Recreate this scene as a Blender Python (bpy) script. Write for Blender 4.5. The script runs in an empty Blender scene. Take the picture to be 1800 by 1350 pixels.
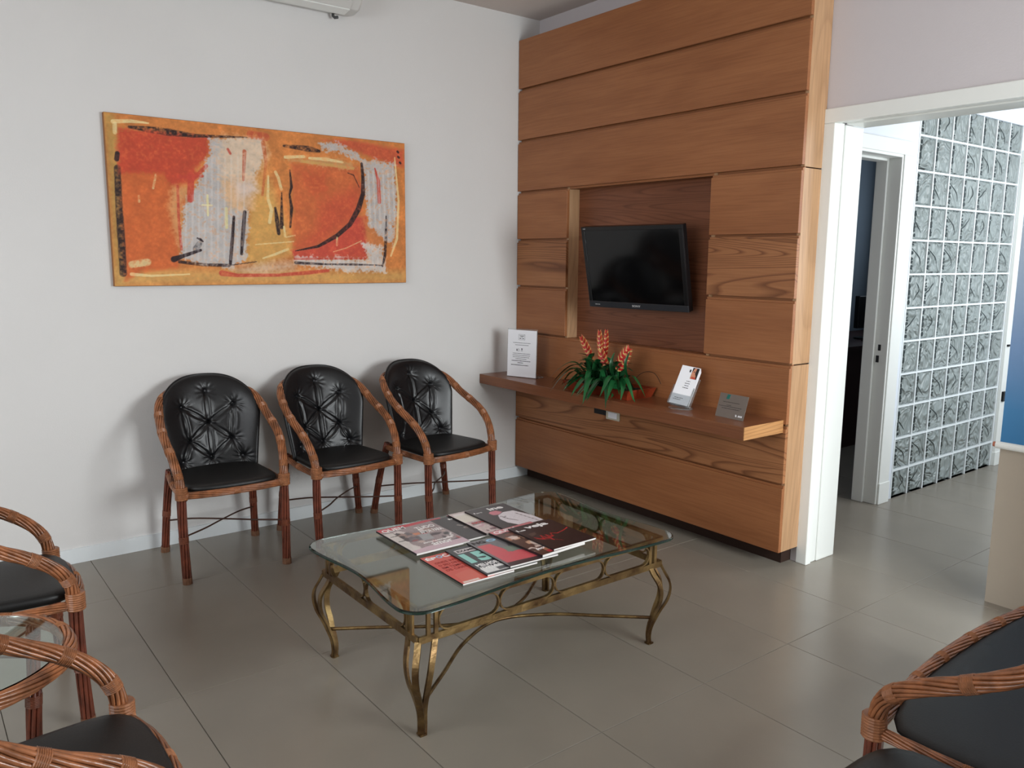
import bpy, math, random
import numpy as np
from mathutils import Vector, Matrix, Euler
random.seed(7); np.random.seed(7)
PI = math.pi
SC = bpy.context.scene
COL = SC.collection

# ------------------------------------------------------------------ camera
cd = bpy.data.cameras.new('camera'); cam = bpy.data.objects.new('camera', cd); COL.objects.link(cam)
cd.sensor_fit = 'HORIZONTAL'; cd.sensor_width = 36.0; cd.lens = 36.0 * 1423.95 / 1800.0
cd.clip_start = 0.05
F = Vector((-0.78362179, 0.60194075, -0.15363665)).normalized()
R0 = F.cross(Vector((0, 0, 1))).normalized(); U0 = R0.cross(F)
ro = math.radians(0.4949)
RR = R0 * math.cos(ro) + U0 * math.sin(ro); UU = U0 * math.cos(ro) - R0 * math.sin(ro)
m = Matrix((RR, UU, -F)).transposed().to_4x4(); m.translation = Vector((4.17603, -3.23753, 1.45))
cam.matrix_world = m
SC.camera = cam

# ------------------------------------------------------------------ light, exposure
SC.view_settings.view_transform = 'Standard'; SC.view_settings.look = 'None'
SC.view_settings.gamma = 1.0; SC.view_settings.exposure = 0.0
SC.view_settings.use_curve_mapping = False
w = bpy.data.worlds.new('world'); SC.world = w; w.use_nodes = True
w.node_tree.nodes['Background'].inputs[0].default_value = (0.72, 0.84, 1.0, 1)
w.node_tree.nodes['Background'].inputs[1].default_value = 1.2
def area(name, loc, rot, sx, sy, power, col):
    l = bpy.data.lights.new(name, 'AREA'); l.shape = 'RECTANGLE'; l.size = sx; l.size_y = sy
    l.energy = power; l.color = col
    o = bpy.data.objects.new(name, l); COL.objects.link(o); o.location = loc; o.rotation_euler = rot
    return o
# daylight entering by the reception's side window, an added front window behind the camera and the corridor's own window
area('daylight_side_window', (5.50, -0.50, 1.45), (0, math.radians(48), 0), 1.5, 1.5, 195, (0.93, 0.985, 1.0))
area('fill_front_window', (2.6, -5.10, 1.75), (math.radians(54), 0, 0), 2.6, 1.5, 66, (0.97, 0.99, 1.0))  # weaker fill, from a window added out of view
area('daylight_corridor_window', (3.36, 2.3, 1.75), (0, PI/2, 0), 1.6, 2.2, 56, (0.90, 0.96, 1.0))
area('fill_office_light', (0.9, 4.28, 1.9), (-PI/2, 0, 0), 1.0, 1.0, 6, (0.72, 0.85, 1.0))  # added fill lifting the dark office; its end wall has no window

# ------------------------------------------------------------------ helpers
def lin(c):
    return tuple(((x/255.0)/12.92 if x/255.0 <= 0.04045 else (((x/255.0)+0.055)/1.055)**2.4) for x in c[:3])
def tag(o, label=None, cat=None, group=None, kind=None):
    if label: o['label'] = label
    if cat: o['category'] = cat
    if group: o['group'] = group
    if kind: o['kind'] = kind
    return o
def empty(name, loc=(0, 0, 0), rz=0.0, rot=None):
    o = bpy.data.objects.new(name, None); COL.objects.link(o); o.location = loc
    o.rotation_euler = rot if rot else (0, 0, rz); o.empty_display_size = 0.1
    return o
def link(name, me, parent=None, loc=None, rot=None, scale=None):
    o = bpy.data.objects.new(name, me); COL.objects.link(o)
    if parent is not None: o.parent = parent
    if loc is not None: o.location = loc
    if rot is not None: o.rotation_euler = rot
    if scale is not None: o.scale = scale
    return o
class MB:
    def __init__(s): s.v = []; s.f = []; s.mi = []
    def add(s, vs, fs, mi=0):
        b = len(s.v); s.v.extend([tuple(map(float, q)) for q in vs])
        s.f.extend([tuple(b+i for i in f) for f in fs]); s.mi.extend([mi]*len(fs)); return s
    def box(s, x0, x1, y0, y1, z0, z1, mi=0):
        return s.add([(x0,y0,z0),(x1,y0,z0),(x1,y1,z0),(x0,y1,z0),(x0,y0,z1),(x1,y0,z1),(x1,y1,z1),(x0,y1,z1)],
              [(0,3,2,1),(4,5,6,7),(0,1,5,4),(1,2,6,5),(2,3,7,6),(3,0,4,7)], mi)
    def hexa(s, bot, top, mi=0):
        return s.add(list(bot)+list(top), [(0,3,2,1),(4,5,6,7),(0,1,5,4),(1,2,6,5),(2,3,7,6),(3,0,4,7)], mi)
    def sweep(s, path, prof, ref=None, closed=False, caps=True, mi=0, scale=None):
        P = np.array(path, float); n = len(P)
        if closed: T = np.roll(P,-1,0)-np.roll(P,1,0)
        else:
            T = np.gradient(P, axis=0)
        T /= np.linalg.norm(T, axis=1)[:,None]+1e-12
        Ns = np.zeros_like(P)
        if ref is None:
            a = np.array([0,0,1.0]) if abs(T[0][2]) < .9 else np.array([1.0,0,0])
            N = a-(a@T[0])*T[0]; N /= np.linalg.norm(N)
            for i in range(n):
                N = N-(N@T[i])*T[i]; N /= np.linalg.norm(N); Ns[i] = N
        else:
            rf = np.array(ref, float)
            if rf.ndim == 1: rf = np.tile(rf,(n,1))
            Ns = rf-(rf*T).sum(1)[:,None]*T; Ns /= np.linalg.norm(Ns,axis=1)[:,None]+1e-12
        Bs = np.cross(T, Ns)
        pr = np.array(prof, float); k = len(pr)
        sc = np.ones(n) if scale is None else np.array(scale, float)
        V = P[:,None,:]+sc[:,None,None]*(pr[None,:,0,None]*Ns[:,None,:]+pr[None,:,1,None]*Bs[:,None,:])
        V = V.reshape(-1,3)
        fs = []
        for i in range(n if closed else n-1):
            j = (i+1) % n
            for q in range(k):
                r = (q+1) % k
                fs.append((i*k+q, i*k+r, j*k+r, j*k+q))
        if caps and not closed:
            fs.append(tuple(range(k))[::-1]); fs.append(tuple((n-1)*k+q for q in range(k)))
        return s.add(V, fs, mi)
    def tube(s, path, r, n=8, closed=False, mi=0, scale=None):
        return s.sweep(path, [(r*math.cos(2*PI*i/n), r*math.sin(2*PI*i/n)) for i in range(n)], closed=closed, mi=mi, scale=scale)
    def bar(s, path, w, t, ref, closed=False, mi=0):   # w along ref, t across
        return s.sweep(path, [(-w/2,-t/2),(w/2,-t/2),(w/2,t/2),(-w/2,t/2)], ref=ref, closed=closed, mi=mi)
    def mesh(s, name, mats, smooth=False):
        me = bpy.data.meshes.new(name); me.from_pydata(s.v, [], s.f)
        for q in (mats if isinstance(mats, (list, tuple)) else [mats]): me.materials.append(q)
        if any(s.mi): me.polygons.foreach_set('material_index', s.mi)
        if smooth: me.polygons.foreach_set('use_smooth', [True]*len(s.f))
        me.update(); return me
    def build(s, name, mats, parent=None, smooth=False, bevel=0, **k):
        o = link(name, s.mesh(name, mats, smooth), parent, **k)
        if bevel:
            b = o.modifiers.new('bevel', 'BEVEL'); b.width = bevel; b.segments = 2; b.limit_method = 'ANGLE'
        return o
def crom(pts, n=8, closed=False):
    P = [np.array(p, float) for p in pts]; out = []
    m_ = len(P)
    for i in range(m_ if closed else m_-1):
        if closed: a,b,c,d = P[(i-1)%m_],P[i],P[(i+1)%m_],P[(i+2)%m_]
        else: a,b,c,d = P[max(i-1,0)],P[i],P[i+1],P[min(i+2,m_-1)]
        for k in range(n):
            t = k/n
            out.append(.5*((2*b)+(-a+c)*t+(2*a-5*b+4*c-d)*t*t+(-a+3*b-3*c+d)*t**3))
    if not closed: out.append(P[-1])
    return np.array(out)
def resamp(P, n):
    d = np.r_[0, np.cumsum(np.linalg.norm(np.diff(P,axis=0),axis=1))]; t = np.linspace(0,d[-1],n)
    return np.stack([np.interp(t,d,P[:,i]) for i in range(3)],1), d[-1]
_cache = {}
def cached(key, fn):
    if key not in _cache: _cache[key] = fn()
    return _cache[key]

# ------------------------------------------------------------------ materials
def mat(name, col, rough=.5, metal=0, spec=.5, noise=0, nscale=8, bump=0, bscale=40, trans=0, ior=1.45, coat=0, sheen=0, col2=None, nstretch=(1,1,1), emit=None, detail=4):
    m = bpy.data.materials.new(name); m.use_nodes = True; nt = m.node_tree; N = nt.nodes; L = nt.links
    b = N['Principled BSDF']; c = lin(col)
    b.inputs['Base Color'].default_value = (*c, 1); b.inputs['Roughness'].default_value = rough
    b.inputs['Metallic'].default_value = metal; b.inputs['Specular IOR Level'].default_value = spec
    b.inputs['Transmission Weight'].default_value = trans; b.inputs['IOR'].default_value = ior
    b.inputs['Coat Weight'].default_value = coat
    tc = mp = None
    if noise or bump or col2:
        tc = N.new('ShaderNodeTexCoord'); mp = N.new('ShaderNodeMapping'); mp.inputs['Scale'].default_value = nstretch
        L.new(tc.outputs['Object'], mp.inputs['Vector'])
    if noise or col2:
        n = N.new('ShaderNodeTexNoise'); n.inputs['Scale'].default_value = nscale; n.inputs['Detail'].default_value = detail
        L.new(mp.outputs[0], n.inputs['Vector'])
        r = N.new('ShaderNodeValToRGB')
        d = lin(col2) if col2 else tuple(x*(1-noise) for x in c)
        e = c if col2 else tuple(min(1,x*(1+noise)) for x in c)
        r.color_ramp.elements[0].position = .35; r.color_ramp.elements[0].color = (*d, 1)
        r.color_ramp.elements[1].position = .65; r.color_ramp.elements[1].color = (*e, 1)
        L.new(n.outputs[0], r.inputs[0]); L.new(r.outputs[0], b.inputs['Base Color'])
    if bump:
        n2 = N.new('ShaderNodeTexNoise'); n2.inputs['Scale'].default_value = bscale; n2.inputs['Detail'].default_value = 3
        L.new(mp.outputs[0], n2.inputs['Vector'])
        bp = N.new('ShaderNodeBump'); bp.inputs['Strength'].default_value = bump; bp.inputs['Distance'].default_value = .01
        L.new(n2.outputs[0], bp.inputs['Height']); L.new(bp.outputs[0], b.inputs['Normal'])
    if emit:
        b.inputs['Emission Color'].default_value = (*lin(emit), 1); b.inputs['Emission Strength'].default_value = 1
    return m
def wood(name, c1, c2, fig=0.3, rough=.42, axis='x', spec=.35):
    """long grain along one axis: broad tone, fine pores and (fig) dark cathedral figure"""
    m = bpy.data.materials.new(name); m.use_nodes = True; nt = m.node_tree; N = nt.nodes; L = nt.links
    b = N['Principled BSDF']; b.inputs['Roughness'].default_value = rough; b.inputs['Specular IOR Level'].default_value = spec
    tc = N.new('ShaderNodeTexCoord'); oi = N.new('ShaderNodeObjectInfo')
    ad = N.new('ShaderNodeVectorMath'); ad.operation = 'ADD'
    ml = N.new('ShaderNodeVectorMath'); ml.operation = 'SCALE'; ml.inputs['Scale'].default_value = 13
    cx = N.new('ShaderNodeCombineXYZ')
    for i in range(3): L.new(oi.outputs['Random'], cx.inputs[i])
    L.new(cx.outputs[0], ml.inputs[0]); L.new(tc.outputs['Object'], ad.inputs[0]); L.new(ml.outputs[0], ad.inputs[1])
    def mp(s):
        q = N.new('ShaderNodeMapping'); q.inputs['Scale'].default_value = {'x': s, 'z': (s[2], s[1], s[0]), 'y': (s[1], s[0], s[2])}[axis]
        L.new(ad.outputs[0], q.inputs['Vector']); return q
    def noise(mpn, sc, det, dist=0):
        n = N.new('ShaderNodeTexNoise'); n.inputs['Scale'].default_value = sc; n.inputs['Detail'].default_value = det
        n.inputs['Distortion'].default_value = dist; L.new(mpn.outputs[0], n.inputs['Vector']); return n
    broad = noise(mp((.9, 3, 5)), 1.6, 3, .6)
    fine = noise(mp((2.2, 60, 95)), 2.0, 3)
    r = N.new('ShaderNodeValToRGB'); r.color_ramp.elements[0].position = .3; r.color_ramp.elements[1].position = .7
    r.color_ramp.elements[0].color = (*lin(c2), 1); r.color_ramp.elements[1].color = (*lin(c1), 1)
    L.new(broad.outputs[0], r.inputs[0])
    mx = N.new('ShaderNodeMix'); mx.data_type = 'RGBA'; mx.blend_type = 'MULTIPLY'; mx.inputs[0].default_value = .24
    fr = N.new('ShaderNodeValToRGB'); fr.color_ramp.elements[0].position = .38; fr.color_ramp.elements[0].color = (.45,.38,.33,1)
    fr.color_ramp.elements[1].position = .58; fr.color_ramp.elements[1].color = (1,1,1,1)
    L.new(fine.outputs[0], fr.inputs[0]); L.new(r.outputs[0], mx.inputs[6]); L.new(fr.outputs[0], mx.inputs[7])
    out = mx.outputs[2]
    if fig:
        wv = noise(mp((.20, 1.6, 3.0)), 1.5, 1.4, .35)
        mt = N.new('ShaderNodeMath'); mt.operation = 'MULTIPLY'; mt.inputs[1].default_value = 38
        L.new(wv.outputs[0], mt.inputs[0])
        fc = N.new('ShaderNodeMath'); fc.operation = 'FRACT'; L.new(mt.outputs[0], fc.inputs[0])
        r2 = N.new('ShaderNodeValToRGB'); e = r2.color_ramp.elements
        e[0].position = 0; e[0].color = (.36,.28,.24,1); e[1].position = .32; e[1].color = (1,1,1,1)
        e.new(.9).color = (1,1,1,1); e.new(1.0).color = (.5,.4,.36,1)
        L.new(fc.outputs[0], r2.inputs[0])
        m2 = N.new('ShaderNodeMix'); m2.data_type = 'RGBA'; m2.blend_type = 'MULTIPLY'; m2.inputs[0].default_value = fig
        L.new(out, m2.inputs[6]); L.new(r2.outputs[0], m2.inputs[7]); out = m2.outputs[2]
    L.new(out, b.inputs['Base Color'])
    bp = N.new('ShaderNodeBump'); bp.inputs['Strength'].default_value = .08; bp.inputs['Distance'].default_value = .002
    L.new(fine.outputs[0], bp.inputs['Height']); L.new(bp.outputs[0], b.inputs['Normal'])
    return m
def print_mat(name, rough=.6, spec=.4, grain=0, coat=0):
    m = bpy.data.materials.new(name); m.use_nodes = True; nt = m.node_tree; N = nt.nodes; L = nt.links
    b = N['Principled BSDF']; b.inputs['Roughness'].default_value = rough; b.inputs['Specular IOR Level'].default_value = spec
    b.inputs['Coat Weight'].default_value = coat; b.inputs['Coat Roughness'].default_value = .15
    a = N.new('ShaderNodeAttribute'); a.attribute_name = 'ink'; L.new(a.outputs['Color'], b.inputs['Base Color'])
    if grain:
        tc = N.new('ShaderNodeTexCoord'); n = N.new('ShaderNodeTexNoise'); n.inputs['Scale'].default_value = 90; n.inputs['Detail'].default_value = 4
        L.new(tc.outputs['Object'], n.inputs['Vector'])
        bp = N.new('ShaderNodeBump'); bp.inputs['Strength'].default_value = grain; bp.inputs['Distance'].default_value = .004
        L.new(n.outputs[0], bp.inputs['Height']); L.new(bp.outputs[0], b.inputs['Normal'])
    return m

M_wall = mat('wall_paint', (214,212,210), .75, noise=.015, nscale=1.5, bump=.06, bscale=160, spec=.25)
M_wallgrey = mat('wall_paint_grey', (205,199,201), .75, bump=.06, bscale=160, spec=.25)
M_ceil = mat('ceiling_paint', (205,196,190), .85, spec=.2)
M_hall = mat('corridor_paint', (222,228,236), .7, spec=.25)
M_office = mat('office_paint', (140,152,162), .8, spec=.2)
M_white = mat('white_lacquer', (232,234,230), .35, spec=.5)
M_base = mat('white_skirting', (225,230,232), .4)
M_beige = mat('beige_paint', (176,165,150), .7, noise=.03, nscale=1.2, spec=.3)
M_tile = mat('porcelain_tile', (136,129,118), .27, spec=.45, noise=.05, nscale=2.2, bump=.012, bscale=220, detail=6)
M_grout = mat('grout', (94,88,80), .9)
W1 = ((162,106,67), (147,93,57))
M_wood = wood('oak_veneer_plain', *W1, fig=.0)
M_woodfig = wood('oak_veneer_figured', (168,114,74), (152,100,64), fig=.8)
M_woodlit = wood('oak_veneer_lit', (190,152,116), (176,136,98), fig=.2, axis='z')  # same oak, paler: the light from the right is put into the colour
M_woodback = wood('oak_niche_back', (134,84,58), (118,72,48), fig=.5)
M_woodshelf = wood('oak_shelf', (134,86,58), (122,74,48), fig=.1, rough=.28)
M_gapdark = mat('dark_gap', (46,26,16), .8)
M_cane = mat('rattan_cane', (138,86,54), .3, noise=.34, nscale=26, spec=.65, nstretch=(1,1,1), bump=.15, bscale=60)
M_caneleg = mat('rattan_leg_cane', (104,52,36), .36, noise=.3, nscale=22, spec=.5, bump=.15, bscale=60)
M_core = mat('rattan_core', (62,30,18), .7)
M_bindleg = mat('leg_binding', (112,62,42), .42, noise=.2, nscale=60)
M_bind = mat('cane_binding', (144,94,62), .4, noise=.2, nscale=60)
M_cap = mat('foot_cap', (120,84,62), .45, noise=.2, nscale=50)
M_leather = mat('black_leather', (17,17,19), .36, spec=.5, bump=.05, bscale=240)
M_leatherseat = mat('black_leather_seat', (20,20,20), .46, spec=.45, bump=.05, bscale=240)
M_button = mat('leather_button', (44,44,48), .3, spec=.6)
M_wire = mat('twisted_cane_rod', (66,40,28), .5)
M_brass = mat('aged_brass', (150,124,82), .38, metal=.85, col2=(92,68,44), nscale=14, bump=.25, bscale=45)
M_glass = mat('table_glass', (226,240,234), .0, trans=1.0, ior=1.5)
M_gedge = mat('glass_edge', (10,58,48), .05, spec=.6, coat=.5)
M_glass2 = mat('clear_acrylic', (240,244,246), .03, trans=.92, ior=1.3)
M_tv = mat('black_plastic', (14,14,16), .25, spec=.5)
M_tvscreen = mat('lcd_screen', (6,6,7), .1, spec=.5)
M_tvlow = mat('bezel_graphite', (42,44,48), .3, spec=.5)
M_silver = mat('silver_print', (190,190,190), .4)
M_paper = mat('white_paper', (236,236,240), .6)
M_pages = mat('page_edges', (226,222,218), .7, noise=.08, nscale=300, nstretch=(.05,.05,8))
M_ink = mat('black_ink', (40,40,44), .6)
M_print = print_mat('cover_ink', .3, .5, 0, .3)
M_paint = print_mat('oil_paint', .6, .15, .12)
M_canvas = mat('canvas_side', (150,100,60), .8)
M_steel = mat('brushed_steel', (128,122,116), .35, metal=.5)
M_green = mat('teal_print', (20,110,100), .5)
M_leafA = mat('bromeliad_leaf', (26,84,44), .28, spec=.6, noise=.3, nscale=9)
M_leafB = mat('bromeliad_leaf_dark', (22,62,34), .35, spec=.5, noise=.3, nscale=9)
M_bract = print_mat('bract', .4, .5)
M_tray = wood('red_wood_tray', (150,62,34), (112,38,24), fig=.2, rough=.3)
M_soil = mat('moss', (38,40,24), .95, noise=.5, nscale=60, bump=.6, bscale=90)
M_ac = mat('ac_plastic', (205,204,200), .4)
M_acdark = mat('ac_slot', (70,70,70), .6)
M_orange = mat('orange_cap', (180,110,86), .5)
M_black = mat('black_metal', (18,18,20), .4)
M_desk = mat('dark_desk_wood', (58,32,28), .5)
M_greyscreen = mat('monitor_black', (10,10,12), .35)
M_mortar = mat('white_mortar', (226,232,234), .6)
def glassblock_mat():
    m = mat('wavy_glass_block', (168,178,176), .06, trans=.3, ior=1.45, spec=.6); nt = m.node_tree; N = nt.nodes; L = nt.links
    b = N['Principled BSDF']
    tc = N.new('ShaderNodeTexCoord'); oi = N.new('ShaderNodeObjectInfo')
    ad = N.new('ShaderNodeVectorMath'); ad.operation = 'ADD'
    cx = N.new('ShaderNodeCombineXYZ'); mu = N.new('ShaderNodeMath'); mu.operation = 'MULTIPLY'; mu.inputs[1].default_value = 9
    L.new(oi.outputs['Random'], mu.inputs[0])
    for i in range(3): L.new(mu.outputs[0], cx.inputs[i])
    L.new(tc.outputs['Object'], ad.inputs[0]); L.new(cx.outputs[0], ad.inputs[1])
    n = N.new('ShaderNodeTexNoise'); n.inputs['Scale'].default_value = 7; n.inputs['Detail'].default_value = 1; n.inputs['Distortion'].default_value = 2.6
    L.new(ad.outputs[0], n.inputs['Vector'])
    bp = N.new('ShaderNodeBump'); bp.inputs['Strength'].default_value = 1.0; bp.inputs['Distance'].default_value = .06
    L.new(n.outputs[0], bp.inputs['Height']); L.new(bp.outputs[0], b.inputs['Normal'])
    return m
M_block = glassblock_mat()
M_blockdark = mat('glass_block_dark_refraction', (44,54,52), .1, trans=.3, spec=.6)
def banner_mat():
    m = bpy.data.materials.new('banner_print'); m.use_nodes = True; nt = m.node_tree; N = nt.nodes; L = nt.links
    b = N['Principled BSDF']; b.inputs['Roughness'].default_value = .5
    tc = N.new('ShaderNodeTexCoord'); sp = N.new('ShaderNodeSeparateXYZ'); L.new(tc.outputs['Object'], sp.inputs[0])
    mr = N.new('ShaderNodeMapRange'); mr.inputs['From Min'].default_value = .7; mr.inputs['From Max'].default_value = 1.9
    L.new(sp.outputs['Z'], mr.inputs[0])
    r = N.new('ShaderNodeValToRGB'); e = r.color_ramp.elements
    e[0].position = 0; e[0].color = (*lin((48,118,170)),1); e[1].position = 1; e[1].color = (*lin((226,236,246)),1)
    e.new(.12).color = (*lin((66,132,184)),1); e.new(.35).color = (*lin((126,160,204)),1); e.new(.6).color = (*lin((176,198,224)),1)
    L.new(mr.outputs[0], r.inputs[0]); L.new(r.outputs[0], b.inputs['Base Color'])
    return m
M_banner = banner_mat()

# ------------------------------------------------------------------ the setting
def struct(o): o['kind'] = 'structure'; return o
X0, X1, YF, YB, ZC = 0.0, 5.6, -5.2, .165, 2.926
fl = struct(MB().box(-.2, 5.8, -5.4, 4.5, -.12, -.0035).build('floor', M_grout))
GX0, GX, GY0, GY, J = .5462, .9839, -1.5983, .4893, .0020
for i in range(-1, 6):
    for j in range(-8, 13):
        a0, a1 = GX0+i*GX+J/2, GX0+(i+1)*GX-J/2
        b0, b1 = GY0+j*GY+J/2, GY0+(j+1)*GY-J/2
        ca0, ca1, cb0, cb1 = max(a0, .0), min(a1, X1), max(b0, YF), min(b1, 4.3)
        if ca1-ca0 < .02 or cb1-cb0 < .02: continue
        full = (ca0 == a0 and ca1 == a1 and cb0 == b0 and cb1 == b1)
        def mk(sx=ca1-ca0, sy=cb1-cb0):
            b = MB(); e = .0012
            b.hexa([(0,0,-.0034),(sx,0,-.0034),(sx,sy,-.0034),(0,sy,-.0034)], [(0,0,-e),(sx,0,-e),(sx,sy,-e),(0,sy,-e)])
            b.hexa([(0,0,-e),(sx,0,-e),(sx,sy,-e),(0,sy,-e)], [(e,e,0),(sx-e,e,0),(sx-e,sy-e,0),(e,sy-e,0)])
            return b.mesh('tile', M_tile)
        me = cached('tile', mk) if full else mk()
        link('tile', me, fl, loc=(ca0, cb0, 0))
struct(MB().box(-.2, 0, YF, 4.5, 0, ZC+.1).build('wall_left', M_wall))
struct(MB().box(-.2, 5.8, YF-.2, 4.5, ZC, ZC+.12).build('ceiling', M_ceil))
b = MB(); b.box(0, 2.035, YB, .40, 0, ZC); b.box(2.035, 3.36, YB, .40, 2.11, ZC); b.box(3.36, 5.6, YB, .40, 0, ZC)
struct(b.build('wall_back', M_wallgrey))
b = MB(); b.box(X1, X1+.2, YF, -1.0, 0, ZC); b.box(X1, X1+.2, .15, 4.5, 0, ZC); b.box(X1, X1+.2, -1.0, .15, 0, .66); b.box(X1, X1+.2, -1.0, .15, 2.15, ZC)
struct(b.build('wall_right', M_wall))
b = MB(); b.box(0, 1.2, YF-.2, YF, 0, ZC); b.box(4.0, 5.6, YF-.2, YF, 0, ZC); b.box(1.2, 4.0, YF-.2, YF, 0, .8); b.box(1.2, 4.0, YF-.2, YF, 2.6, ZC)
struct(b.build('wall_front', M_wall))
b = MB()
for (y0, y1) in ((-1.0, -.94), (-.45, -.40), (.09, .15)): b.box(X1+.04, X1+.1, y0, y1, .66, 2.15)
b.box(X1+.04, X1+.1, -1.0, .15, .66, .72); b.box(X1+.04, X1+.1, -1.0, .15, 2.09, 2.15)
struct(b.build('window_1', M_white))
b = MB()
for (x0, x1) in ((1.2, 1.26), (2.57, 2.63), (3.94, 4.0)): b.box(x0, x1, YF-.12, YF-.06, .8, 2.6)
b.box(1.2, 4.0, YF-.12, YF-.06, .8, .86); b.box(1.2, 4.0, YF-.12, YF-.06, 2.54, 2.6)
struct(b.build('window_2_added', M_white))  # unseen window frame, added to go with the front fill
struct(MB().box(0, .013, YF, YB, 0, .071).build('baseboard_left', M_base))
# the corridor, its side wall with the office door and the glass blocks, and the end wall
XB = 1.76
b = MB()
b.box(1.62, XB, .40, .50, 0, ZC); b.box(1.62, XB, .50, 1.385, 2.05, ZC); b.box(1.62, XB, 1.385, 1.572, 0, ZC)
b.box(1.62, XB, 1.572, 2.978, 2.365, ZC); b.box(1.62, XB, 2.978, 3.06, 0, ZC); b.box(1.62, XB, 3.06, 3.9, 2.12, ZC); b.box(1.62, XB, 3.9, 4.3, 0, ZC)
wc = struct(b.build('wall_corridor', M_hall))
b = MB()
for k in range(8): b.box(1.664, 1.762, 1.575+.2*k-.006, 1.575+.2*k+.006, 0, 2.362)
for k in range(13): b.box(1.664, 1.7622, 1.572, 2.978, max(0, -.026+.2*k-.0055), -.026+.2*k+.0055)
b.build('mortar_grid', M_mortar, wc)
def blk(sd):
    b = MB(); s = .094; d = .045; e = .012; n = 6
    # bevelled pillow body
    b.hexa([(-d,-s,-s),(d-e,-s,-s),(d-e,s,-s),(-d,s,-s)], [(-d,-s,s),(d-e,-s,s),(d-e,s,s),(-d,s,s)])
    b.hexa([(d-e,-s,-s),(d,-s+e,-s+e),(d,s-e,-s+e),(d-e,s,-s)], [(d-e,-s,s),(d,-s+e,s-e),(d,s-e,s-e),(d-e,s,s)])
    rs = random.Random(sd)
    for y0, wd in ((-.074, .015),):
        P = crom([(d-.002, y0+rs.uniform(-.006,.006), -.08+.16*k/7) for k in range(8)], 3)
        b.sweep(P, [(.0035,-wd),(.0035,wd),(-.003,wd),(-.003,-wd)], ref=(1,0,0), mi=1, scale=[rs.uniform(.3,1.1) for _ in P])  # dark edge streak: refraction of the thick glass put in as colour
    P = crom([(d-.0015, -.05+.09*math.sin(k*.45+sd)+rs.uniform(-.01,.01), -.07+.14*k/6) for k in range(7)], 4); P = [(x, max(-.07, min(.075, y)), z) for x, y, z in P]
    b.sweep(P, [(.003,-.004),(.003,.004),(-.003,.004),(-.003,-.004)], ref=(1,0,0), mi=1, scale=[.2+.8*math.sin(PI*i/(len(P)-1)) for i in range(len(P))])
    return b.mesh('glass_block', [M_block, M_blockdark])
bms = [blk(k) for k in range(6)]
for c in range(7):
    for r in range(12):
        z = -.026+.2*r+.1
        o = link('glass_block', bms[(c*5+r*7+(c*r)%3) % 6], wc, loc=(1.713, 1.675+.2*c, z if r else .094))
        if r == 0: o.scale = (1, 1, .90); o.location.z = .0875
    struct(MB().box(0, 1.62, 4.3, 4.5, 0, ZC).build('wall_office_end', M_office))
struct(MB().box(.001, .02, .40, 4.3, 0, ZC).build('wall_office', M_office))
struct(MB().box(1.62, 5.6, 4.3, 4.5, 0, ZC).build('wall_corridor_end', M_hall))
b = MB(); b.box(3.5, 3.6, .4, 4.3, 0, .8); b.box(3.5, 3.6, .4, 4.3, 2.6, ZC); b.box(3.5, 3.6, .4, 1.1, .8, 2.6); b.box(3.5, 3.6, 3.5, 4.3, .8, 2.6); b.box(3.54, 3.58, 1.1, 3.5, .8, 2.6)
struct(b.build('wall_corridor_right', M_hall))
# door 1: white casing round the opening of the reception
def casing(name, parts):
    b = MB()
    for p in parts: b.box(*p)
    return struct(b.build(name, M_white, bevel=.004))
casing('door_1', [(2.035,2.092,YB-.012,YB+.03,0,2.055),(2.035,3.36,YB-.012,YB+.03,2.055,2.118),(2.035,2.082,YB+.03,YB+.085,0,2.062),(2.082,3.36,YB+.03,YB+.085,2.062,2.11),
                  (2.035,2.088,YB+.085,.40,0,2.055),(2.088,3.36,YB+.085,.40,2.055,2.11),(3.30,3.36,YB-.012,.40,0,2.055)])
d2 = casing('door_2', [(XB,1.782,1.385,1.50,0,2.045),(XB,1.782,.50,1.50,2.045,2.122),(XB,1.782,.42,.50,0,2.122),
                  (1.63,1.775,1.37,1.385,0,2.06),(1.63,1.70,1.352,1.372,0,2.045),(1.63,1.775,.50,1.37,2.03,2.05),(1.63,1.70,.50,1.352,2.015,2.03),(1.63,1.775,.50,.515,0,2.03)])
b = MB(); b.box(1.72,1.735,1.366,1.371,.93,.965); b.box(1.712,1.728,1.364,1.371,.86,.90); b.build('latch_plate', M_black, d2)
MB().box(1.765,1.787,1.382,1.503,.0,.13).build('plinth_block', M_white, d2, bevel=.003)
d3 = casing('door_3', [(XB,1.785,2.985,3.09,0,2.12),(XB,1.785,2.985,3.93,2.12,2.2),(1.72,1.75,3.06,3.9,0,2.12),(XB,1.785,3.87,3.93,0,2.119)])
MB().box(1.762,1.79,2.98,3.095,0,.10).build('plinth_block', M_white, d3, bevel=.003)
MB().box(1.782,1.797,3.00,3.035,.862,.876).build('latch_plate', M_black, d3)
MB().box(1.782,1.80,2.995,3.04,.47,.54).build('hinge', M_black, d3)
# beige pier beyond the opening
struct(MB().box(2.79, 3.5, .418, .9, 0, ZC).build('wall_pier', M_beige))

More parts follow.
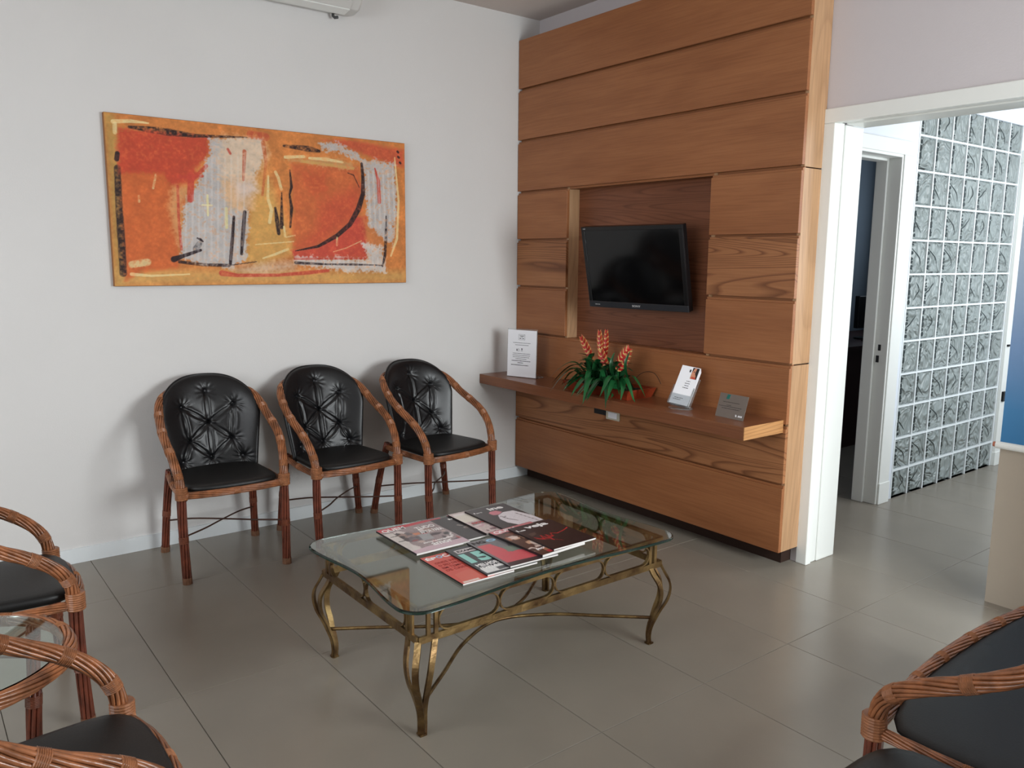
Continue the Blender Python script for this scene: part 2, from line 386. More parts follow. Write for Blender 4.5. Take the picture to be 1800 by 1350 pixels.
# ------------------------------------------------------------------ oak panelling behind the television
t = empty('wood_panelling', (0, 0, 0)); tag(t, 'floor to ceiling oak wall panelling with horizontal grooves around a recessed niche', 'wall panelling')
G = .006
rows = [(.080,.405,0),(.417,.69,1),(.70,.972,0),(.984,1.268,0),(1.279,1.560,1),(1.571,1.856,0),(1.868,2.170,0),(2.182,2.480,0),(2.492,2.779,0)]
for k, (z0, z1, fg) in enumerate(rows):
    mm = M_woodfig if fg else M_wood
    for (x0, x1) in ([(.004,.48),(1.543,2.04)] if 3 <= k <= 5 else [(.004,2.04)]):
        MB().box(x0, x1, 0, .02, z0, z1-.012 if k < 8 else z1).box(x0, x1, .009, .02, z1-.0125, z1).build('plank', mm, t, bevel=.0015)
b = MB(); b.box(.004,.462,.028,.04,.09,2.77); b.box(1.561,2.034,.028,.04,.09,2.77); b.box(.46,1.563,.028,.04,.09,.972); b.box(.46,1.563,.028,.04,1.856,2.77)
b.build('backing_board', M_wood, t)
for z0, z1 in ((.08,.972),(.978,1.856),(1.861,2.779)):
    MB().box(2.021,2.04,.0202,YB-.001,z0,z1).build('side_board', M_woodlit, t, bevel=.001)
MB().box(.004,2.021,.041,YB-.001,2.762,2.779).build('top_board', M_wood, t)
MB().box(.004,2.021,.041,YB-.02,.08,.095).build('bottom_board', M_gapdark, t)
MB().box(.03,2.0,.085,YB-.001,.001,.0795).build('under_panel_shade', M_gapdark, t)  # added dark strip that paints the shade beneath the panelling
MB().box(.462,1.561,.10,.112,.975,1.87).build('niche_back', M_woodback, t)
MB().box(.462,.48,.0202,.10,.972,1.868).build('niche_side', M_woodlit, t)
MB().box(1.543,1.561,.0202,.10,.972,1.868).build('niche_side', M_woodlit, t)
b = MB(); b.box(.4805,1.5425,.0202,.0995,1.856,1.868); b.build('niche_top', M_wood, t)
b = MB(); b.box(.4805,1.5425,.0202,.0995,.962,.974); b.build('niche_sill', M_wood, t)
t = empty('floating_shelf', (0, 0, 0)); tag(t, 'long thick oak shelf across the panelling below the niche', 'shelf')
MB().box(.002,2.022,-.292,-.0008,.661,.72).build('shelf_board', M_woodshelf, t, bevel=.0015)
MB().box(2.0222,2.026,-.292,-.0008,.661,.72).build('shelf_end_lit', wood('oak_shelf_lit', (196,146,94), (172,120,74), fig=.5, axis='y'), t)  # thin slab in a paler oak, side light painted on the shelf end
t = empty('cable_socket', (.92, -.001, .56)); tag(t, 'white cable socket plate under the oak shelf, below the plant', 'socket')
MB().box(-.055,.052,-.008,0,-.022,.03).build('plate', mat('socket_plastic', (196,190,172), .5), t, bevel=.002)
MB().box(-.035,.035,-.011,-.008,-.012,.022).build('cover', M_paper, t, bevel=.002)
MB().box(-.16,-.06,-.0025,0,-.005,.028).build('cable_hole', M_black, t)
PAINT = [
('P',(178,138,70),0.85,0.02,0.2,[(-0.0,1.0),(0.03,0.999),(0.035,0.682),(0.026,0.001),(0.0,0.001)],None),
('P',(208,158,86),0.85,0.03,0.2,[(0.002,0.092),(0.319,0.093),(0.576,0.079),(1.0,0.085),(1.0,0.001),(0.0,0.001)],None),
('P',(212,160,82),0.9,0.03,0.2,[(0.415,0.682),(0.491,0.669),(0.552,0.318),(0.564,0.205),(0.445,0.114),(0.394,0.149),(0.411,0.454)],None),
('P',(214,150,78),0.7,0.04,0.2,[(0.437,0.923),(0.481,0.932),(0.49,0.608),(0.425,0.552)],None),
('P',(205,96,46),0.95,0.012,0.15,[(0.034,0.736),(0.186,0.762),(0.211,0.596),(0.22,0.505),(0.196,0.433),(0.187,0.108),(0.088,0.088),(0.029,0.03)],None),
('P',(192,66,42),0.95,0.012,0.25,[(0.035,0.915),(0.161,0.914),(0.298,0.917),(0.299,0.816),(0.272,0.759),(0.248,0.715),(0.27,0.673),(0.234,0.633),(0.2,0.623),(0.171,0.602),(0.156,0.678),(0.032,0.659)],None),
('P',(212,156,98),0.8,0.02,0.3,[(0.177,0.602),(0.245,0.6),(0.209,0.504),(0.192,0.224),(0.177,0.339),(0.168,0.453)],None),
('P',(188,182,178),0.97,0.008,0.35,[(0.298,0.905),(0.469,0.927),(0.474,0.847),(0.433,0.661),(0.418,0.479),(0.402,0.174),(0.347,0.105),(0.26,0.133),(0.191,0.166),(0.208,0.457),(0.221,0.528),(0.245,0.589),(0.27,0.696),(0.296,0.804)],None),
('P',(222,192,160),0.85,0.03,0.3,[(0.345,0.923),(0.469,0.927),(0.487,0.849),(0.433,0.673),(0.39,0.667),(0.329,0.681),(0.326,0.821)],None),
('P',(226,178,130),0.9,0.02,0.2,[(0.323,0.669),(0.446,0.699),(0.431,0.48),(0.35,0.472)],None),
('P',(206,190,184),0.7,0.03,0.3,[(0.371,0.658),(0.433,0.673),(0.451,0.603),(0.388,0.547)],None),
('P',(204,98,52),0.95,0.015,0.25,[(0.567,0.802),(0.815,0.818),(0.829,0.625),(0.806,0.466),(0.747,0.344),(0.647,0.247),(0.564,0.205)],None),
('P',(198,80,46),0.7,0.03,0.6,[(0.597,0.746),(0.693,0.76),(0.692,0.608),(0.636,0.602)],None),
('P',(196,74,48),0.75,0.05,0.35,[(0.67,0.555),(0.821,0.676),(0.813,0.467),(0.647,0.247),(0.578,0.244),(0.648,0.375)],None),
('P',(200,70,52),0.95,0.01,0.2,[(0.561,0.218),(0.647,0.247),(0.739,0.337),(0.791,0.464),(0.843,0.469),(0.842,0.174),(0.564,0.165)],None),
('P',(205,120,66),0.8,0.02,0.3,[(0.82,0.467),(0.895,0.394),(0.903,0.26),(0.842,0.257)],None),
('P',(200,84,52),0.95,0.015,0.2,[(0.674,0.963),(0.794,0.99),(0.995,0.953),(0.995,0.833),(0.912,0.859),(0.808,0.906),(0.722,0.96)],None),
('P',(188,182,178),0.95,0.008,0.45,[(0.663,0.949),(0.715,0.965),(0.815,0.907),(0.83,0.865),(0.958,0.854),(0.967,0.535),(0.942,0.276),(0.888,0.347),(0.85,0.404),(0.836,0.678),(0.829,0.833),(0.743,0.895),(0.673,0.895)],None),
('P',(206,196,188),0.95,0.01,0.4,[(0.567,0.18),(0.842,0.174),(0.82,0.282),(0.91,0.26),(0.918,0.07),(0.789,0.075),(0.567,0.129)],None),
('P',(206,182,160),0.7,0.03,0.4,[(0.356,0.105),(0.445,0.138),(0.57,0.155),(0.57,0.091),(0.444,0.07),(0.368,0.075)],None),
('P',(196,148,92),0.8,0.01,0.4,[(0.538,0.822),(0.75,0.852),(0.807,0.81),(0.793,0.782),(0.618,0.805)],None),
('S',(38,24,24),0.95,0.001,0.45,[(0.067,0.93),(0.129,0.927),(0.184,0.921),(0.251,0.915),(0.419,0.936)],[0.0063,0.0152,0.0165,0.0089,0.0032]),
('S',(38,24,24),0.95,0.001,0.35,[(0.027,0.689),(0.025,0.439),(0.026,0.261),(0.025,0.075)],[0.0139,0.0152,0.0165,0.0152]),
('S',(38,24,24),1,0.001,0.1,[(0.03,0.773),(0.027,0.74)],[0.0101,0.0101]),
('S',(38,24,24),1,0.001,0.15,[(0.366,0.432),(0.357,0.281),(0.348,0.136)],[0.0063,0.0089,0.0076]),
('S',(38,24,24),1,0.001,0.25,[(0.402,0.465),(0.392,0.307),(0.386,0.198)],[0.0089,0.0101,0.0076]),
('S',(38,24,24),1,0.001,0.1,[(0.173,0.16),(0.202,0.181),(0.256,0.218)],[0.0139,0.0089,0.0063]),
('S',(38,24,24),0.9,0.001,0.4,[(0.19,0.145),(0.26,0.127),(0.344,0.123)],[0.0076,0.0076,0.0076]),
('S',(38,24,24),0.8,0.001,0.3,[(0.344,0.123),(0.435,0.148)],[0.0025,0.0025]),
('S',(38,24,24),1,0.001,0.1,[(0.248,0.292),(0.257,0.284),(0.264,0.273)],[0.0038,0.0063,0.0038]),
('S',(90,84,84),0.8,0.001,0.5,[(0.253,0.257),(0.241,0.227)],[0.0139,0.0139]),
('S',(38,24,24),0.95,0.001,0.35,[(0.542,0.905),(0.585,0.903),(0.625,0.901),(0.667,0.892)],[0.0063,0.0114,0.0152,0.0076]),
('S',(38,24,24),0.95,0.001,0.25,[(0.56,0.75),(0.564,0.642),(0.556,0.592),(0.562,0.506),(0.555,0.378)],[0.0038,0.0076,0.0051,0.0089,0.0051]),
('S',(38,24,24),0.95,0.001,0.3,[(0.529,0.601),(0.527,0.49),(0.525,0.378)],[0.0032,0.0076,0.0114]),
('S',(38,24,24),0.95,0.001,0.3,[(0.505,0.5),(0.51,0.414),(0.514,0.334)],[0.0063,0.0114,0.0089]),
('S',(38,24,24),0.97,0.001,0.2,[(0.826,0.832),(0.83,0.729),(0.829,0.625),(0.81,0.519),(0.776,0.411),(0.725,0.329),(0.654,0.254),(0.571,0.221)],[0.0076,0.0101,0.0127,0.0152,0.0127,0.0114,0.0076,0.0025]),
('S',(38,24,24),0.8,0.001,0.2,[(0.772,0.762),(0.794,0.75),(0.815,0.669)],[0.0032,0.0032,0.0025]),
('S',(38,24,24),0.9,0.001,0.5,[(0.92,0.476),(0.918,0.315),(0.913,0.193),(0.902,0.118)],[0.0051,0.0089,0.0089,0.0051]),
('S',(38,24,24),0.9,0.001,0.4,[(0.57,0.142),(0.681,0.132),(0.789,0.131),(0.902,0.125)],[0.0076,0.0051,0.0057,0.0032]),
('S',(38,24,24),1,0.001,0.1,[(0.971,0.939),(0.974,0.934)],[0.0063,0.0063]),
('S',(38,24,24),1,0.001,0.1,[(0.973,0.903),(0.977,0.898)],[0.0063,0.0063]),
('S',(38,24,24),1,0.001,0.1,[(0.98,0.864),(0.983,0.859)],[0.0063,0.0063]),
('S',(196,66,48),0.9,0.001,0.2,[(0.319,0.074),(0.368,0.059),(0.509,0.059),(0.617,0.075),(0.689,0.088)],[0.0139,0.0089,0.0076,0.0101,0.0076]),
('S',(196,66,48),0.95,0.001,0.15,[(0.238,0.674),(0.232,0.529)],[0.0152,0.0152]),
('S',(196,66,48),0.8,0.001,0.3,[(0.201,0.663),(0.246,0.658),(0.286,0.739)],[0.0089,0.0089,0.0089]),
('S',(196,66,48),0.8,0.001,0.3,[(0.247,0.669),(0.273,0.675)],[0.0063,0.0063]),
('S',(196,66,48),0.85,0.001,0.35,[(0.196,0.605),(0.194,0.398),(0.197,0.222)],[0.0063,0.0063,0.0063]),
('S',(190,84,48),0.85,0.001,0.4,[(0.409,0.847),(0.402,0.668)],[0.0101,0.0063]),
('S',(196,66,48),0.8,0.001,0.3,[(0.356,0.852),(0.363,0.827)],[0.0063,0.0063]),
('S',(196,96,50),0.85,0.001,0.3,[(0.472,0.912),(0.479,0.788),(0.463,0.58)],[0.0114,0.0076,0.0063]),
('S',(196,66,48),0.95,0.001,0.1,[(0.878,0.808),(0.891,0.725),(0.894,0.574)],[0.0038,0.0101,0.0101]),
('S',(196,66,48),0.6,0.001,0.4,[(0.431,0.957),(0.482,0.95)],[0.019,0.019]),
('S',(190,60,46),0.9,0.001,0.3,[(0.567,0.167),(0.834,0.174)],[0.0051,0.0051]),
('S',(238,212,150),0.95,0.001,0.25,[(0.023,0.953),(0.073,0.965),(0.121,0.963)],[0.0089,0.0076,0.0038]),
('S',(238,212,150),0.9,0.001,0.35,[(0.028,0.942),(0.027,0.892)],[0.0089,0.0089]),
('S',(238,212,150),0.9,0.001,0.2,[(0.959,0.894),(0.973,0.589),(0.964,0.318),(0.938,0.194)],[0.0038,0.0063,0.0076,0.0051]),
('S',(238,212,150),0.95,0.001,0.25,[(0.545,0.833),(0.611,0.847)],[0.0076,0.0076]),
('S',(238,212,150),0.95,0.001,0.3,[(0.63,0.84),(0.693,0.842),(0.753,0.831)],[0.0063,0.0089,0.0051]),
('S',(214,170,90),0.7,0.001,0.5,[(0.604,0.815),(0.793,0.795)],[0.0076,0.0076]),
('S',(238,212,150),0.9,0.001,0.3,[(0.485,0.704),(0.481,0.558),(0.492,0.486),(0.484,0.406)],[0.0051,0.0076,0.0089,0.0089]),
('S',(238,212,150),0.9,0.001,0.3,[(0.51,0.732),(0.519,0.697),(0.528,0.625)],[0.0076,0.0076,0.0076]),
('S',(238,212,150),0.9,0.001,0.3,[(0.457,0.17),(0.498,0.196),(0.544,0.232)],[0.0038,0.0063,0.0063]),
('S',(238,212,150),0.8,0.001,0.3,[(0.434,0.259),(0.565,0.283)],[0.0032,0.0032]),
('S',(238,212,150),0.9,0.001,0.3,[(0.533,0.379),(0.536,0.317)],[0.0057,0.0057]),
('S',(238,212,150),0.9,0.001,0.2,[(0.048,0.07),(0.104,0.059),(0.218,0.068)],[0.0076,0.0051,0.0032]),
('S',(238,212,150),0.85,0.001,0.55,[(0.052,0.127),(0.095,0.142)],[0.0165,0.0165]),
('S',(238,212,150),0.7,0.001,0.3,[(0.539,0.311),(0.572,0.325)],[0.0032,0.0032]),
('S',(236,222,160),0.9,0.001,0.2,[(0.285,0.559),(0.284,0.436)],[0.0051,0.0051]),
('S',(236,222,160),0.9,0.001,0.2,[(0.268,0.498),(0.297,0.499)],[0.0038,0.0038]),
('S',(228,214,150),0.85,0.001,0.2,[(0.342,0.483),(0.341,0.364)],[0.0076,0.0076]),
('S',(238,212,150),0.8,0.001,0.3,[(0.71,0.218),(0.76,0.246),(0.82,0.298)],[0.0025,0.0025,0.0025]),
('S',(238,212,150),0.8,0.001,0.4,[(0.725,0.316),(0.724,0.264)],[0.0051,0.0051]),
('S',(238,212,150),0.7,0.001,0.5,[(0.134,0.664),(0.124,0.584)],[0.0051,0.0051]),
('S',(238,212,150),0.7,0.001,0.5,[(0.082,0.534),(0.082,0.501)],[0.0051,0.0051]),
('S',(228,222,216),0.35,0.001,0.5,[(0.221,0.551),(0.208,0.155)],[0.0051,0.0051]),
('S',(228,222,216),0.35,0.001,0.5,[(0.241,0.553),(0.227,0.156)],[0.0051,0.0051]),
('S',(228,222,216),0.35,0.001,0.5,[(0.261,0.556),(0.247,0.156)],[0.0051,0.0051]),
('S',(228,222,216),0.35,0.001,0.5,[(0.285,0.79),(0.267,0.157)],[0.0051,0.0051]),
('S',(228,222,216),0.35,0.001,0.5,[(0.305,0.794),(0.288,0.158)],[0.0051,0.0051]),
('S',(228,222,216),0.35,0.001,0.5,[(0.325,0.797),(0.308,0.158)],[0.0051,0.0051]),
('S',(228,222,216),0.35,0.001,0.5,[(0.346,0.801),(0.329,0.159)],[0.0051,0.0051]),
('S',(228,222,216),0.35,0.001,0.5,[(0.366,0.804),(0.35,0.16)],[0.0051,0.0051]),
('S',(228,222,216),0.35,0.001,0.5,[(0.387,0.808),(0.371,0.161)],[0.0051,0.0051]),
('S',(228,222,216),0.35,0.001,0.5,[(0.408,0.812),(0.392,0.161)],[0.0051,0.0051]),
('S',(230,224,216),0.45,0.001,0.5,[(0.851,0.784),(0.857,0.391)],[0.0063,0.0063]),
('S',(230,224,216),0.45,0.001,0.5,[(0.871,0.787),(0.877,0.393)],[0.0063,0.0063]),
('S',(230,224,216),0.45,0.001,0.5,[(0.89,0.79),(0.897,0.394)],[0.0063,0.0063]),
('S',(230,224,216),0.45,0.001,0.5,[(0.91,0.793),(0.917,0.396)],[0.0063,0.0063]),
('S',(230,224,216),0.45,0.001,0.5,[(0.93,0.796),(0.937,0.397)],[0.0063,0.0063]),
('S',(230,224,216),0.45,0.001,0.5,[(0.95,0.799),(0.957,0.399)],[0.0063,0.0063]),
('S',(232,226,220),0.35,0.001,0.5,[(0.674,0.171),(0.674,0.119)],[0.0051,0.0051]),
('S',(232,226,220),0.35,0.001,0.5,[(0.692,0.172),(0.692,0.12)],[0.0051,0.0051]),
('S',(232,226,220),0.35,0.001,0.5,[(0.711,0.172),(0.711,0.12)],[0.0051,0.0051]),
('S',(232,226,220),0.35,0.001,0.5,[(0.73,0.173),(0.729,0.121)],[0.0051,0.0051]),
('S',(232,226,220),0.35,0.001,0.5,[(0.748,0.174),(0.748,0.121)],[0.0051,0.0051]),
('S',(232,226,220),0.35,0.001,0.5,[(0.767,0.174),(0.767,0.121)],[0.0051,0.0051]),
('S',(232,226,220),0.35,0.001,0.5,[(0.786,0.175),(0.786,0.122)],[0.0051,0.0051]),
('S',(232,226,220),0.35,0.001,0.5,[(0.806,0.176),(0.805,0.122)],[0.0051,0.0051]),
('S',(232,226,220),0.35,0.001,0.5,[(0.825,0.176),(0.825,0.123)],[0.0051,0.0051]),
('S',(232,226,220),0.35,0.001,0.5,[(0.845,0.177),(0.844,0.123)],[0.0051,0.0051]),
('S',(232,226,220),0.35,0.001,0.5,[(0.864,0.178),(0.864,0.124)],[0.0051,0.0051]),
('S',(232,226,220),0.35,0.001,0.5,[(0.884,0.178),(0.884,0.124)],[0.0051,0.0051])
]

# ------------------------------------------------------------------ printed and painted surfaces: strokes laid into a fine colour grid
def fbm(nx, ny, sx, sy, seed, octs=4):
    rs = np.random.RandomState(seed); out = np.zeros((ny, nx)); amp = 1; tot = 0
    for o in range(octs):
        gx, gy = int(sx*2**o)+2, int(sy*2**o)+2
        g = rs.rand(gy, gx); xs = np.linspace(0, gx-1.001, nx); ys = np.linspace(0, gy-1.001, ny)
        xi, yi = xs.astype(int), ys.astype(int); fx, fy = xs-xi, ys-yi
        fx = fx*fx*(3-2*fx); fy = (fy*fy*(3-2*fy))[:,None]
        a = g[np.ix_(yi,xi)]; b_ = g[np.ix_(yi,xi+1)]; c = g[np.ix_(yi+1,xi)]; d = g[np.ix_(yi+1,xi+1)]
        out += amp*((a*(1-fx)+b_*fx)*(1-fy)+(c*(1-fx)+d*fx)*fy); tot += amp; amp *= .6
    return out/tot
class Canvas:
    def __init__(s, nx, ny, aspect, base):
        s.nx, s.ny, s.asp = nx, ny, aspect
        s.U, s.V = np.meshgrid(np.linspace(0,1,nx), np.linspace(0,1,ny))
        s.c = np.tile(np.array(base, float), (ny, nx, 1)); s.n1 = fbm(nx, ny, 40, 22, 3); s.n2 = fbm(nx, ny, 9, 5, 5); s.n3 = fbm(nx, ny, 130, 70, 8, 2)
    def blend(s, col, a):
        s.c = s.c*(1-a[...,None])+np.array(col, float)*a[...,None]
    def stroke(s, col, alpha, rough, pts, ws):
        best = np.full(s.U.shape, 9.0)
        for (p, q), (wa, wb) in zip(zip(pts, pts[1:]), zip(ws, ws[1:])):
            px, py, qx, qy = p[0], p[1]/s.asp, q[0], q[1]/s.asp
            X, Y = s.U, s.V/s.asp; dx, dy = qx-px, qy-py; L2 = dx*dx+dy*dy+1e-12
            t_ = np.clip(((X-px)*dx+(Y-py)*dy)/L2, 0, 1)
            d = np.hypot(X-px-t_*dx, Y-py-t_*dy)/((wa+(wb-wa)*t_)*.66+1e-6); best = np.minimum(best, d)
        m_ = np.clip((1.0-best+(s.n3-.5)*rough*1.4)*4+.5, 0, 1)
        m_ *= np.clip(1-rough*1.9*np.clip((s.n3*.6+s.n1*.4)-.38, 0, 1)*4, 0, 1)
        s.blend(col, alpha*m_)
    def poly(s, col, alpha, soft, rough, pts):
        X, Y = s.U, s.V/s.asp; P = [(p[0], p[1]/s.asp) for p in pts]
        inside = np.zeros(X.shape, bool); dist = np.full(X.shape, 9.0)
        for (ax, ay), (bx, by) in zip(P, P[1:]+P[:1]):
            c = ((ay > Y) != (by > Y)) & (X < (bx-ax)*(Y-ay)/((by-ay) if abs(by-ay) > 1e-9 else 1e-9)+ax); inside ^= c
            dx, dy = bx-ax, by-ay; t_ = np.clip(((X-ax)*dx+(Y-ay)*dy)/(dx*dx+dy*dy+1e-12), 0, 1)
            dist = np.minimum(dist, np.hypot(X-ax-t_*dx, Y-ay-t_*dy))
        sd = np.where(inside, dist, -dist)+((s.n1-.5)*.03+(s.n3-.5)*.035)*max(rough,.1)*2
        m_ = np.clip(sd/max(soft,.002)+.5, 0, 1)
        s.blend(col, alpha*m_*np.clip(1-rough*np.clip((s.n3-.5)*3, 0, 1), 0, 1))
    def object(s, name, w_, h_, mtl, parent, fn=None, **k):
        """u runs along the width, v up"""
        nx, ny = s.nx, s.ny
        x = (s.U*w_).ravel(); y = (s.V*h_).ravel()
        V = np.stack([x, y, np.zeros_like(x)], 1)
        if fn is not None: V = fn(s.U.ravel(), s.V.ravel())
        i = np.arange((ny-1)*(nx-1)); r = i//(nx-1); c = i%(nx-1); a = r*nx+c
        Fc = np.stack([a, a+1, a+nx+1, a+nx], 1)
        me = bpy.data.meshes.new(name); me.vertices.add(nx*ny); me.vertices.foreach_set('co', V.ravel())
        me.loops.add(len(Fc)*4); me.loops.foreach_set('vertex_index', Fc.ravel())
        me.polygons.add(len(Fc)); me.polygons.foreach_set('loop_start', np.arange(len(Fc))*4); me.polygons.foreach_set('loop_total', np.full(len(Fc), 4))
        me.update(); me.validate()
        at = me.color_attributes.new('ink', 'FLOAT_COLOR', 'POINT')
        cc = np.clip(s.c.reshape(-1,3)/255, 0, 1); cl = np.where(cc <= .04045, cc/12.92, ((cc+.055)/1.055)**2.4)
        at.data.foreach_set('color', np.c_[cl, np.ones(len(cl))].ravel())
        me.materials.append(mtl); return link(name, me, parent, **k)

t = empty('painting', (0.002, 0, 0)); tag(t, 'wide abstract oil painting in orange, red, grey and black on the left wall', 'painting')
MB().box(0,.028,-2.395,-.836,1.303,2.088).build('canvas', M_canvas, t, bevel=.002)
cv = Canvas(640, 322, 1.986, (208,124,60))
cv.c *= (1+.10*(cv.n2-.5)[...,None]*2); cv.c *= (1+.10*(cv.n1-.5)[...,None]*2)
for kd, col, al, soft, rg, pts, ws in PAINT:
    if kd == 'P': cv.poly(col, al, soft, rg, pts)
    else: cv.stroke(col, al, rg*.7, pts, ws)
cv.c *= (1+.06*(cv.n3-.5)[...,None]*2)*(1+.09*(cv.n1-.5)[...,None]*2)
cv.c = np.clip(cv.c*.93+np.array([12,13,15]), 0, 255)
def pf(u, v): return np.stack([.0285+0*u, -2.393+1.555*u, 1.305+.781*v], 1)
cv.object('paint_layer', 1, 1, M_paint, t, fn=pf)

# ------------------------------------------------------------------ lettering
def text_mesh(s, size, mtl, ext=.0002, shear=0, bold=0):
    key = ('txt', s, size, mtl.name, ext, shear, bold)
    def mk():
        cu = bpy.data.curves.new('lettering', 'FONT'); cu.body = s; cu.size = size; cu.extrude = ext; cu.align_x = 'LEFT'; cu.shear = shear
        cu.offset = bold; cu.resolution_u = 3
        o = bpy.data.objects.new('tmp', cu); COL.objects.link(o)
        dg = bpy.context.evaluated_depsgraph_get(); dg.update()
        me = bpy.data.meshes.new_from_object(o.evaluated_get(dg)); me.name = 'lettering'
        bpy.data.objects.remove(o); me.materials.clear(); me.materials.append(mtl); return me
    return cached(key, mk)
def fit(me, w_, h_):
    xs = [v.co.x for v in me.vertices]; ys = [v.co.y for v in me.vertices]
    return (w_/(max(xs)-min(xs)), h_/(max(ys)-min(ys)), 1), min(xs), min(ys)
def letter(name, s, mtl, parent, x, y, z, w_, h_, rot=None, shear=0, bold=0):
    me = text_mesh(s, 1.0, mtl, .01, shear, bold); (sx, sy, _), mx, my = fit(me, w_, h_)
    # baked so that x,y is the lower left corner in the parent's plane
    me2 = me.copy()
    for v in me2.vertices: v.co = Vector(((v.co.x-mx)*sx+x, (v.co.y-my)*sy+y, v.co.z*.02+z))
    return link(name, me2, parent, rot=rot)

# ------------------------------------------------------------------ air conditioner
t = empty('air_conditioner', (0, -1.62, 2.70)); tag(t, 'white split air conditioner high on the left wall at the top edge', 'air conditioner')
prof = [(.0,.215),(.0,.03),(.03,.008),(.09,.0),(.15,.012),(.19,.05),(.205,.11),(.2,.18),(.17,.215)]
b = MB(); ys = [-.46,-.452,.445,.458,.462]; sc_ = [.9,1,1,.96,.84]
for i, y in enumerate(ys):
    for px, pz in prof: b.v.append((.0+px*sc_[i] if px > 0 else 0, y, .11+(pz-.11)*sc_[i])); 
n = len(prof)
for i in range(len(ys)-1):
    for q in range(n): r = (q+1) % n; b.f.append((i*n+q, (i+1)*n+q, (i+1)*n+r, i*n+r)); b.mi.append(0)
b.f.append(tuple(range(n))); b.f.append(tuple(range((len(ys)-1)*n, len(ys)*n))[::-1]); b.mi += [0, 0]
b.build('body', M_ac, t, bevel=.004)
MB().hexa([(.085,-.42,-.004),(.15,-.42,.006),(.15,.40,.006),(.085,.40,-.004)], [(.085,-.42,.002),(.15,-.42,.013),(.15,.40,.013),(.085,.40,.002)]).build('louver', M_white, t)
MB().hexa([(.155,-.42,.010),(.186,-.42,.040),(.186,.40,.040),(.155,.40,.010)], [(.153,-.42,.014),(.183,-.42,.044),(.183,.40,.044),(.153,.40,.014)]).build('lower_flap', M_ac, t)
MB().tube([(.035,.36,.03),(.035,.36,-.004),(.045,.365,-.014),(.06,.375,-.014)], .008, 8).build('drain_spout', M_acdark, t, smooth=True)

# ------------------------------------------------------------------ television
t = empty('television', (1.108, -.072, 1.403), rot=(math.radians(12.3), 0, math.radians(6.8)))
tag(t, 'flat black television tilted down on a bracket in the wooden niche', 'television')
W2, H2 = .33, .225
b = MB(); b.box(-W2,W2,0,.035,-H2,H2); b.hexa([(-.26,.035,-.18),(.26,.035,-.18),(.26,.035,.18),(-.26,.035,.18)][0:4], [(-.2,.065,-.14),(.2,.065,-.14),(.2,.065,.14),(-.2,.065,.14)])
b.build('housing', M_tv, t, bevel=.003)
b = MB(); b.box(-W2,W2,-.006,.001,H2-.022,H2); b.box(-W2,-W2+.022,-.006,.001,-H2+.034,H2-.022); b.box(W2-.022,W2,-.006,.001,-H2+.034,H2-.022)
b.build('bezel', M_tv, t, bevel=.0015)
MB().box(-W2,W2,-.008,.001,-H2,-H2+.034).build('lower_bezel', M_tvlow, t, bevel=.002)
MB().box(-W2+.022,W2-.022,-.003,.001,-H2+.034,H2-.022).build('screen', M_tvscreen, t)
lg = empty('lettering_holder'); bpy.data.objects.remove(lg)
def up_letter(name, s, mtl, parent, x, z, y, w_, h_, bold=0):
    o = letter(name, s, mtl, parent, x, z, 0, w_, h_, bold=bold); o.rotation_euler = (PI/2, 0, 0); o.location = (0, y, 0); return o
up_letter('logo', 'SONY', M_silver, t, -.028, -H2+.012, -.0084, .056, .011, bold=.02)
up_letter('series_logo', 'BRAVIA', M_silver, t, -.285, -H2+.014, -.0084, .034, .006)
up_letter('corner_logo', 'HD', M_silver, t, -.315, H2-.014, -.0064, .016, .006)
MB().box(-.332,-.328,-.002,.008,-.07,-.05).build('side_button', M_silver, t)
t2 = empty('mounting_bracket', (1.13, .0, 1.41)); tag(t2, 'black bracket arm holding the television off the niche back', 'bracket')
b = MB(); b.box(-.06,.06,.092,.0995,-.06,.06); b.bar([(0,.09,0),(-.01,.045,0),(-.012,.022,0)], .035, .02, (0,0,1)); b.build('arm', M_black, t2)

# ------------------------------------------------------------------ things on the shelf
ZS = .7202
t = empty('sign_holder', (.175, -.205, ZS), rz=math.radians(19)); tag(t, 'clear upright stand with a white printed notice at the left of the shelf', 'sign')
tl = .03
def leanp(x, z, y): return (x, y+z*tl, z)
b = MB(); b.hexa([(0,.0,.001),(.214,.0,.001),(.214,.0035,.001),(0,.0035,.001)], [(0,.0+tl*.3,.300),(.214,.0+tl*.3,.300),(.214,.0035+tl*.3,.300),(0,.0035+tl*.3,.300)])
b.box(0,.214,.0035,.09,0,.003); b.build('acrylic_stand', M_glass2, t)
b = MB(); b.hexa([(.002,-.0012,.004),(.212,-.0012,.004),(.212,-.0006,.004),(.002,-.0006,.004)], [(.002,-.0012+tl*.29,.292),(.212,-.0012+tl*.29,.292),(.212,-.0006+tl*.29,.292),(.002,-.0006+tl*.29,.292)])
ns = b.build('notice', M_paper, t)
def words(b, x0, x1, z, h, seed, fn, k=9):
    rs = random.Random(seed); x = x0
    while x < x1-.004:
        w_ = min(rs.uniform(.004,.013), x1-x); y = fn(z)
        b.hexa([(x,y-.0002,z),(x+w_,y-.0002,z),(x+w_,y,z),(x,y,z)], [(x,y-.0002,z+h),(x+w_,y-.0002,z+h),(x+w_,y,z+h),(x,y,z+h)]); x += w_+rs.uniform(.001,.0025)
fy = lambda z: -.0013+tl*z*1.0
b = MB()
for z, a, c_, h in ((.212,.042,.168,.0028),(.199,.058,.155,.0028),(.146,.042,.168,.0028),(.135,.040,.170,.0028),(.124,.042,.164,.0028),(.113,.062,.144,.0028),(.100,.034,.170,.0040),(.088,.078,.118,.0040),(.074,.030,.158,.0040)):
    words(b, a, c_, z, h, int(z*1000), fy)
